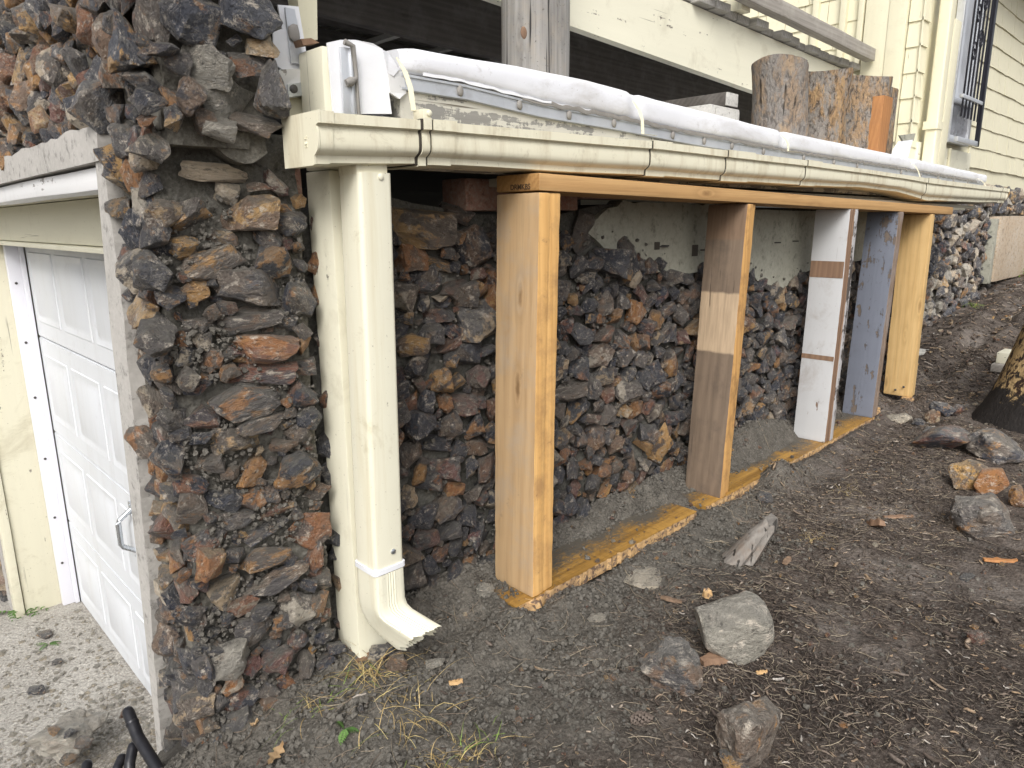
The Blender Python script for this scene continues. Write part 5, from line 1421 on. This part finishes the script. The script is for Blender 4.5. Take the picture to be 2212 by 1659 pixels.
boulder('small dark boulder at the far right of the mulch', 2100, 1258, 44, 26, 520, 0.12, zoff=-0.01)
boulder('grey mortar lump in front of the downspout mouth', 935, 1448, 52, 36, 521, 1.1, zoff=-0.004)
boulder('round grey clod beside the tan post shim', 1050, 1288, 44, 34, 522, 1.12, zoff=-0.004)
boulder('grey clod with a pale skin near the middle of the soil', 1290, 1345, 44, 26, 523, 1.08, zoff=-0.006)
lump = boulder('big mortar lump with dark stones stuck in it on the driveway dirt', 138, 1640, 150, 95, 530, 1.14, zg=-1.80, cat='mortar lump', group=None, rough=0.16, npts=16, name='mortar_lump', mat='rock')
for i, (px, py, w, h, t) in enumerate([(152, 1585, 26, 24, 0.04), (178, 1606, 40, 20, 0.58), (116, 1578, 24, 16, 0.84), (150, 1640, 40, 18, 0.02)]):
    d = proj(lump.location)[2] - 0.10; p = V(px, py, Z=0)
    ray = RW @ np.array([px - CX, py - CY, FPX]); ray = ray / np.dot(ray, RW[:, 2])
    o = bpy.data.objects.new('stone', LIB[i + 3]); COL.objects.link(o); s = d / FPX / 2
    o.scale = (w * s, w * s, h * s); o.location = Vector((ray * d).tolist()); o['tone'] = t; o['shift'] = 0.3 * i
    mw = Matrix.LocRotScale(o.location, Euler((0.2, 0.3, 0.5)), o.scale)
    o.parent = lump; bpy.context.view_layer.update(); o.matrix_parent_inverse = lump.matrix_world.inverted(); o.matrix_basis = mw
boulder('small brown rock on the driveway beside the black handles', 262, 1555, 30, 24, 531, 0.62, zg=-1.82, group=None)
boulder('dark flat stone on the driveway in front of the door', 90, 1570 - 190, 36, 14, 532, 0.2, zg=-1.84, group=None)
boulder('small dark clod in the middle of the driveway', 122, 1372 - 10 + 75, 22, 14, 533, 0.3, zg=-1.84, group=None)
boulder('grey stone on the driveway left of the mortar lump', 75, 1440 + 60, 36, 18, 534, 0.25, zg=-1.84, group=None)
boulder('dark wedge of rock beside the foot of the corner post', 822, 1432, 60, 40, 540, 0.08)
boulder('brown broken rock behind the straw tuft', 860, 1452, 60, 40, 541, 0.5)

# driftwood stump
def stump():
    o = thing('driftwood_stump', 'silver grey split stump leaning in the soil near the sill board', 'stump', V(1600, 1200, Z=-0.95))
    b = V(1598, 1205, Z=-0.96); d = proj(b)[2]
    k = d / FPX
    top = b + Vector((0.71, -0.69, 0)) * 62 * k + Vector((0, 0, 1)) * 88 * k
    secs = []
    for i in range(14):
        t = i / 13; p = b.lerp(top, t); ring = []
        r0 = (44 - 18 * t) * k * (1.0 if i < 11 else 1.0 - 0.12 * (i - 10))
        for q in range(20):
            a = q / 20 * 2 * math.pi
            rr = r0 * (1 + 0.16 * n1(math.cos(a) * 2, math.sin(a) * 2, t * 1.2) + 0.07 * n1(math.cos(a) * 5, math.sin(a) * 5, t * 2))
            if q in (5, 13): rr *= 0.82
            ring.append((p.x + rr * math.cos(a), p.y + rr * math.sin(a) * 0.8, p.z + 0.012 * math.sin(a * 3) * (1 if i == 13 else 0)))
        secs.append(ring)
    sweep('stump_wood', secs, 'driftwood', o, smooth=50)
stump()

# charred trunk at the right edge
def trunk():
    b = V(2206, 905, Z=-0.93)
    o = thing('charred_trunk', 'leaning tree trunk with a black charred foot at the right edge', 'tree trunk', b)
    secs = []
    for i in range(16):
        t = i / 15; z = b.z - 0.03 + 0.95 * t
        c = b + Vector((0.72, -0.69, 0)) * (0.11 + 0.23 * t)
        r0 = 0.245 - 0.05 * t + 0.05 * math.exp(-t * 9)
        ring = []
        for q in range(40):
            a = q / 40 * 2 * math.pi
            rr = r0 * (1 + 0.05 * n1(math.cos(a) * 2.5, math.sin(a) * 2.5, t * 2) + 0.07 * math.exp(-t * 8) * n1(math.cos(a) * 4, math.sin(a) * 4, 3))
            ring.append((c.x + rr * math.cos(a), c.y + rr * math.sin(a), z))
        secs.append(ring)
    sweep('trunk', secs, 'char', o, smooth=60)
trunk()
p = V(2180, 792, Z=-0.87)
bk = box('wood_block', p.x - 0.07, p.x + 0.16, p.y - 0.02, p.y + 0.08, -0.900, -0.855, 'greywood_x', None, 0.004); tag(bk, 'grey timber block under the cream offcut near the trunk', 'block')
bk = box('wood_block', p.x - 0.01, p.x + 0.18, p.y - 0.01, p.y + 0.07, -0.8545, -0.790, 'cream_x', None, 0.004); tag(bk, 'cream painted offcut lying on the grey block near the trunk', 'block')
p = V(1992, 778, Z=-0.91)
bk = box('wood_block', p.x - 0.05, p.x + 0.10, p.y - 0.02, p.y + 0.20, -0.935, -0.85, 'block', None, 0.004); tag(bk, 'pale block end showing behind the yellow post', 'block')

# black tool handles at the bottom left
def handle(label, pts, r, collar=False):
    t = thing('tool_handle', label, 'tool handle', pts[-1], 'black tool handles')
    bm = bmesh.new()
    P = [Vector(p) for p in pts]
    d0 = (P[0] - P[1]).normalized()
    cap = [P[0] + d0 * r * math.sin(a) for a in (1.35, 1.0, 0.55)]
    rad = [r * math.cos(a) for a in (1.35, 1.0, 0.55)]
    L = []
    for a, b in zip(P[:-1], P[1:]):
        for k in range(5): L.append(a.lerp(b, k / 5))
    L.append(P[-1])
    tube(bm, cap + L, rad + [r] * len(L), 16)
    frombm('grip', bm, 'tube', t, 60)
    if collar:
        bm = bmesh.new(); q = P[0].lerp(P[1], 0.42); q2 = P[0].lerp(P[1], 0.49)
        tube(bm, [q, q.lerp(q2, 0.2), q2], [r * 1.02, r * 1.12, r * 1.06], 16); frombm('collar', bm, 'tube', t, 60)
D_ = 1.42
def atd(px, py, d): 
    ray = RW @ np.array([px - CX, py - CY, FPX]); return Vector((ray / np.dot(ray, RW[:, 2]) * d).tolist())
handle('longest black handle with a rounded tip, leaning over the driveway edge', [atd(277, 1538, 1.46), atd(298, 1592, 1.43), atd(345, 1668, 1.38), atd(420, 1790, 1.32)], 0.0115, True)
handle('second black handle, just left of the longest one', [atd(287, 1614, 1.44), atd(280, 1650, 1.42), atd(280, 1760, 1.38)], 0.0105)
handle('third black handle with a curved end, lower than the second', [atd(263, 1638, 1.45), atd(252, 1662, 1.43), atd(250, 1760, 1.40)], 0.0095)
handle('stub of a black handle just showing at the bottom edge', [atd(188, 1652, 1.45), atd(183, 1680, 1.43), atd(180, 1760, 1.40)], 0.0105)

# ------------------------------------------------------------------ ground scatter
def scatter_pos(r, n, x0, x1, y0, y1, dens):
    outp = []
    while len(outp) < n:
        x, y = r.uniform(x0, x1), r.uniform(y0, y1)
        if r.random() < dens(x, y): outp.append((x, y))
    return outp
def blocked(x, y): return (1.11 < y < 1.28 and 1.05 < x < 3.6)
r = random.Random(77)
def clods(name, n, x0, x1, y0, y1, dens, smin, smax, pw_, mat, flat=0.8, tones=(0, 1)):
    items = []
    for x, y in scatter_pos(r, n, x0, x1, y0, y1, dens):
        s = smin + (smax - smin) * r.random() ** pw_
        R3 = np.array(Euler((r.uniform(-0.5, 0.5), r.uniform(-0.5, 0.5), r.uniform(0, 6.3))).to_matrix()) @ np.diag([s, s * r.uniform(0.7, 1), s * flat])
        z = gz(x, y)
        if 1.122 < y < 1.26 and 1.10 < x < 3.53: z = max(z, -0.925)
        items.append((r.randrange(len(SMALL)), R3, np.array((x, y, z + s * 0.25)), r.uniform(*tones)))
    return joined(name, SMALL, items, mat)
clods('soil_crumbs', 24000, 0.28, 4.2, 0.35, 1.36, lambda x, y: (0.04 + 0.96 * wallness(x, y)) * (0.015 if (1.112 < y < 1.265 and 1.08 < x < 3.54 and n1(x * 4, 3.0) + (y - 1.19) * 5 < 0.25) else 1) * (1.0 if x < 2.2 else 0.5), 0.0013, 0.0080, 4.2, 'crumb', 0.9)
clods('pebbles', 3000, 0.2, 5.5, -0.1, 1.3, lambda x, y: 0.7, 0.002, 0.010, 3.4, 'boulder', 0.7, (0.2, 1.1))
def drop_gravel():
    items = []
    rr = random.Random(5)
    for k in range(4200):
        x, y = rr.uniform(-0.05, 0.66), rr.uniform(1.95, 3.75)
        if rr.random() > (1.0 if y < 2.9 else 0.4): continue
        s = 0.003 + 0.011 * rr.random() ** 3.5
        R3 = np.array(Euler((rr.uniform(-0.5, 0.5), rr.uniform(-0.5, 0.5), rr.uniform(0, 6.3))).to_matrix()) @ np.diag([s, s * 0.85, s * 0.6])
        items.append((rr.randrange(len(SMALL)), R3, np.array((x, y, DRZ + 0.010 * n1(x * 3, y * 3, 9) + 0.03 * max(0, 2.75 - y) + s * 0.2)), rr.uniform(1.02, 1.12)))
    return joined('gravel', SMALL, items, 'boulder')
drop_gravel()

def strips(name, n, x0, x1, y0, y1, dens, L, W, mat, seed, tones=(0, 1), lift=0.004, curl=0.5, thick=0.5):
    rr = random.Random(seed); vs, fs, tn = [], [], []
    for x, y in scatter_pos(rr, n, x0, x1, y0, y1, dens):
        l = rr.uniform(*L); w = rr.uniform(*W); a = rr.uniform(0, 6.283); k = rr.uniform(-curl, curl); t = rr.uniform(*tones)
        base = len(vs); px, py = x, y; tilt = rr.uniform(-0.25, 0.25)
        for q in range(4):
            nx_, ny_ = -math.sin(a), math.cos(a)
            z = gz(px, py) + lift * rr.random() + w * 0.4 + tilt * l * (q / 3 - 0.5) * 0.5 + 0.003
            ww = w * (0.5 if q in (0, 3) else 1.0)
            vs += [(px - nx_ * ww, py - ny_ * ww, z), (px, py, z + w * thick + 0.0005), (px + nx_ * ww, py + ny_ * ww, z)]
            tn += [t] * 3
            a += k; px += math.cos(a) * l / 3; py += math.sin(a) * l / 3
        for q in range(3):
            b = base + q * 3
            fs += [(b, b + 1, b + 4, b + 3), (b + 1, b + 2, b + 5, b + 4), (b, b + 3, b + 5, b + 2)]
    o = raw_mesh(name, np.array(vs), np.array(fs), np.array(tn), mat)
    o['kind'] = 'stuff'
    return o
yard = lambda x, y: (1 - 0.93 * wallness(x, y)) * (0 if blocked(x, y) else 1) * (0.12 + 0.88 * max(0, min(1, 0.45 + 2.4 * n1(x * 2.0, y * 2.0, 8))))
strips('needle_litter', 13000, 0.35, 5.5, -0.15, 1.3, lambda x, y: yard(x, y) * (1 if x < 3 else 0.5), (0.008, 0.045), (0.0004, 0.0009), 'litter', 1, (0.0, 1.0))
strips('needle_litter', 900, 0.3, 3.5, 0.4, 1.3, lambda x, y: 0 if blocked(x, y) else 0.5, (0.02, 0.08), (0.0006, 0.0012), 'litter', 2, (0.5, 1.0))
strips('bark_litter', 15000, 0.45, 5.5, -0.15, 1.2, yard, (0.003, 0.018), (0.0008, 0.0032), 'chips', 3, (0, 1.0), 0.004, 0.15, 0.5)
strips('bark_litter', 2600, 4.2, 9.2, 0.3, 1.6, lambda x, y: 0.8, (0.012, 0.05), (0.002, 0.009), 'chips', 14, (0, 1.0), 0.008, 0.15, 0.5)
strips('needle_litter', 2200, 4.2, 9.0, 0.3, 1.6, lambda x, y: 0.8, (0.02, 0.09), (0.0009, 0.0018), 'litter', 15)
clods('pebbles', 900, 4.0, 9.0, 0.3, 1.58, lambda x, y: 0.6, 0.004, 0.022, 3.4, 'boulder', 0.7, (0.2, 1.1))
strips('bark_litter', 200, 0.45, 4.5, -0.1, 1.25, lambda x, y: yard(x, y) + 0.12 * (0 if blocked(x, y) else 1), (0.015, 0.035), (0.002, 0.006), 'chips', 4, (0.5, 1.0), 0.006, 0.1, 0.6)

def tuft(label, px, py, n, L, W, seed, green=0.1, spread=0.05, mat='straw', flat=0.6):
    p = V(px, py, Z=-0.96)
    for _ in range(4): p = V(px, py, Z=gz(p.x, p.y))
    rr = random.Random(seed); vs, fs, tn = [], [], []
    for k in range(n):
        a = rr.uniform(0, 6.283); l = rr.uniform(*L); w = rr.uniform(*W)
        x, y = p.x + rr.gauss(0, spread), p.y + rr.gauss(0, spread * 0.7); z = gz(x, y) - 0.003
        el = rr.uniform(0.25, 1.25) * (1 if rr.random() > flat else 0.6); t = 1.0 if rr.random() < green else rr.uniform(0, 0.8)
        base = len(vs); tw = rr.uniform(-0.25, 0.25)
        for q in range(7):
            nx_, ny_ = -math.sin(a), math.cos(a); ww = w * (1 - q / 6.5)
            vs += [(x - nx_ * ww, y - ny_ * ww, z), (x + nx_ * ww, y + ny_ * ww, z + ww * 0.4)]; tn += [t, t]
            x += math.cos(a) * math.cos(el) * l / 6; y += math.sin(a) * math.cos(el) * l / 6; z += math.sin(el) * l / 6
            z = max(z, gz(x, y) + 0.002)
            el -= rr.uniform(0.1, 0.5); a += tw
        for q in range(6):
            b = base + 2 * q; fs.append((b, b + 1, b + 3, b + 2))
    o = raw_mesh('grass_tuft', np.array(vs), np.array(fs), np.array(tn), mat)
    return tag(o, label, 'grass', 'dry grass tufts')
tuft('dry straw grass tuft at the foot of the corner post', 790, 1462, 75, (0.06, 0.15), (0.0007, 0.0014), 1, 0.08, 0.03)
tuft('sprawling straw grass under the gutter outlet, below the post tuft', 880, 1540, 48, (0.06, 0.14), (0.0006, 0.0012), 2, 0.06, 0.04)
tuft('yellow grass patch at the bottom edge with green blades', 990, 1635, 90, (0.03, 0.08), (0.0006, 0.0012), 3, 0.15, 0.035)
tuft('thin grass clump with long green blades left of the post tuft', 670, 1540, 22, (0.06, 0.13), (0.0006, 0.0011), 4, 0.5, 0.02)
tuft('small pale grass wisp beside the driftwood stump', 1745, 1165, 40, (0.03, 0.07), (0.0005, 0.0010), 5, 0.0, 0.03)
tuft('pale rootlet wisp in the mulch right of the sill', 1830, 1060, 34, (0.03, 0.07), (0.0005, 0.001), 6, 0.0, 0.03)
tuft('fresh green grass by the far foundation', 2200, 665, 120, (0.10, 0.22), (0.003, 0.006), 7, 1.0, 0.09, 'straw', 0.1)
tuft('spindly green weed at the far foundation corner', 2090, 705, 26, (0.08, 0.2), (0.002, 0.005), 8, 0.8, 0.05, 'straw', 0.1)

def leafy(name, label, p, n, L, W, seed, mat='leaf', cat='weed', lob=True, up=0.7):
    rr = random.Random(seed); vs, fs, tn = [], [], []
    for k in range(n):
        a = rr.uniform(0, 6.283); l = rr.uniform(*L); el = rr.uniform(0.2, up)
        x, y, z = p; t = rr.random()
        for q in range(8):
            x += math.cos(a) * math.cos(el) * l / 8; y += math.sin(a) * math.cos(el) * l / 8; z += math.sin(el) * l / 8; el -= 0.13
            w = W * math.sin(math.pi * min(1, (q + 1) / 8.5)) 
            for s in (-1, 1):
                b = len(vs); nx_, ny_ = -math.sin(a) * s, math.cos(a) * s; dx, dy = math.cos(a) * W * 0.4, math.sin(a) * W * 0.4
                vs += [(x - dx * 0.6, y - dy * 0.6, z), (x + nx_ * w * 0.6 + dx * 0.2, y + ny_ * w * 0.6 + dy * 0.2, z + 0.003), (x + nx_ * w + dx * 1.2, y + ny_ * w + dy * 1.2, z - 0.002), (x + dx * 0.6, y + dy * 0.6, z + 0.001)]
                fs.append((b, b + 1, b + 2, b + 3)); tn += [t * 0.7, t, t, t]
    o = raw_mesh(name, np.array(vs), np.array(fs), np.array(tn), mat)
    return tag(o, label, cat)
leafy('leafy_weed', 'feathery green weed at the foot of the cream door jamb', V(30, 1322, Z=DRZ), 16, (0.10, 0.20), 0.022, 1)
leafy('leafy_weed', 'tiny green weed growing in the driveway', V(105, 1393, Z=DRZ), 7, (0.03, 0.07), 0.010, 2)
p = V(748, 1635, Z=-1.0); leafy('leafy_weed', 'small bright green sprout among straw at the bottom', (p.x, p.y, gz(p.x, p.y)), 6, (0.02, 0.04), 0.008, 3)
p = V(1960, 720, Z=-0.9)

# leaves, cone, sticks
def leaf(label, px, py, L, W, rz, seed):
    p = V(px, py, Z=-1.0)
    for _ in range(5): p = V(px, py, Z=gz(p.x, p.y))
    bm = bmesh.new(); rr = random.Random(seed); A, B = [], []
    for k in range(13):
        u = k / 12; w = W * math.sin(math.pi * (0.06 + 0.9 * u)) * (0.72 + 0.34 * math.sin(u * 19 + seed))
        z = 0.006 + 0.006 * math.sin(u * 5 + seed)
        A.append(bm.verts.new(((u - 0.5) * L, w, z + 0.005))); B.append(bm.verts.new(((u - 0.5) * L, -w, z + 0.003)))
    C_ = [bm.verts.new(((k / 12 - 0.5) * L, 0, 0.003 + 0.006 * math.sin(k / 12 * 5 + seed))) for k in range(13)]
    for k in range(12):
        bm.faces.new((A[k], A[k + 1], C_[k + 1], C_[k])); bm.faces.new((C_[k], C_[k + 1], B[k + 1], B[k]))
    o = frombm('fallen_leaf', bm, 'dryleaf', None, 60); o.location = p + Vector((0, 0, 0.004)); o.rotation_euler = (0.15, -0.2, rz)
    tag(o, label, 'leaf', 'fallen leaves')
leaf('lobed tan oak leaf lying at the bottom of the soil mound', 598, 1637, 0.055, 0.014, 0.6, 1)
leaf('small curled tan leaf on the soil below the stone pier', 512, 1548, 0.032, 0.008, 0.5, 2)
leaf('small orange tan leaf left of the oak leaf', 553, 1571, 0.018, 0.006, -0.6, 3)
def cone():
    px, py = 1383, 1562; p = V(px, py, Z=-0.95)
    for _ in range(3): p = V(px, py, Z=gz(p.x, p.y))
    o = thing('pine_cone', 'small open pine cone lying on the soil', 'pine cone', p)
    bm = bmesh.new(); ax_ = Vector((0.8, -0.6, 0)); side = Vector((0.6, 0.8, 0)); up = Vector((0, 0, 1))
    for k in range(70):
        t = k / 70; a = k * 2.399; rr = 0.012 * math.sin(math.pi * (0.12 + 0.85 * t)); c = p + up * 0.010 + ax_ * (t - 0.5) * 0.042
        out_ = side * math.cos(a) + up * math.sin(a); q = c + out_ * rr; w = ax_.cross(out_) * 0.0042
        tip = q + ax_ * 0.006 + out_ * 0.003
        v = [bm.verts.new(z) for z in (c - w * 0.4, q - w, tip, q + w, c + w * 0.4, q + ax_ * 0.0035 - out_ * 0.001)]
        bm.faces.new((v[0], v[1], v[2], v[5])); bm.faces.new((v[5], v[2], v[3], v[4])); bm.faces.new((v[0], v[1], v[2], v[3], v[4]))
    frombm('scales', bm, 'cone', o)
cone()
def stick(label, pts, r, mat='litter'):
    P = []
    for px, py in pts:
        p = V(px, py, Z=-0.95)
        for _ in range(4): p = V(px, py, Z=gz(p.x, p.y) + r)
        P.append(p)
    bm = bmesh.new(); L = []
    for a, b in zip(P[:-1], P[1:]):
        for k in range(3): L.append(a.lerp(b, k / 3) + Vector((0, 0, 0.002 * n1(k + a.x * 60, 3))))
    L.append(P[-1]); tube(bm, L, [r * (1 - 0.5 * i / len(L)) for i in range(len(L))], 6)
    o = frombm('twig', bm, mat, None, 60)
    me = o.data; me.attributes.new('tone', 'FLOAT', 'POINT').data.foreach_set('value', np.full(len(me.vertices), 0.75, np.float32))
    tag(o, label, 'twig', 'twigs on the soil')
stick('bent pale twig on the soil between the downspout and the tan post', [(955, 1312), (985, 1304), (1000, 1290), (1008, 1272)], 0.0028)
stick('long dark twig near the sill board', [(1330, 1180), (1400, 1190), (1440, 1192)], 0.002)
stick('curved pale twig in front of the knobbly rock', [(1255, 1460), (1290, 1448), (1330, 1445)], 0.0018)
stick('pale straw stalk crossing the soil mound', [(492, 1545), (505, 1520), (528, 1510)], 0.0014)
stick('thin twig beside the driftwood stump', [(1655, 1180), (1700, 1215), (1760, 1240)], 0.002)
stick('twig leaning near the tan post shim', [(1215, 1290), (1222, 1310), (1228, 1330)], 0.002)
def gp_(px, py, up=0.004):
    p = V(px, py, Z=-0.95)
    for _ in range(4): p = V(px, py, Z=gz(p.x, p.y))
    return p + Vector((0, 0, up))
splinter('wood_chip', gp_(1890, 1140), 0.075, 0.035, 0.02, 0.9, 'p4b', 'dark brown bark chunk with an orange end standing in the litter', 'wood chip', 'wood chips on the soil', 0.5)
splinter('wood_chip', gp_(1528, 1290), 0.03, 0.022, 0.018, 0.3, 'raw', 'bright orange wood offcut behind the large smooth rock', 'wood chip', 'wood chips on the soil')
splinter('wood_chip', gp_(1450, 1300), 0.055, 0.016, 0.006, 1.9, 'p3', 'rusty brown bark strip left of the large smooth rock', 'wood chip', 'wood chips on the soil')
splinter('wood_chip', gp_(1565, 1425), 0.12, 0.035, 0.014, -0.4, 'p4b', 'brown wood scrap wedged under the large smooth rock', 'wood chip', 'wood chips on the soil')
splinter('wood_chip', gp_(1940, 1120), 0.10, 0.02, 0.006, -0.7, 'p4b', 'long tan splinter in the litter near the bark chunk', 'wood chip', 'wood chips on the soil')
splinter('wood_chip', gp_(1700, 1215), 0.05, 0.02, 0.006, 0.1, 'p3', 'reddish bark flake right of the driftwood stump', 'wood chip', 'wood chips on the soil')
splinter('wood_chip', gp_(1645, 1458), 0.025, 0.008, 0.006, -0.6, 'raw', 'tiny orange splinter above the rough brown rock', 'wood chip', 'wood chips on the soil')
splinter('wood_chip', gp_(2160, 1215), 0.09, 0.02, 0.008, -0.9, 'treated', 'orange splinter on the dark mulch at the right', 'wood chip', 'wood chips on the soil')
splinter('wood_chip', gp_(985, 1480), 0.03, 0.011, 0.007, -0.5, 'raw', 'tan wood chip on grey soil near the straw tuft', 'wood chip', 'wood chips on the soil')
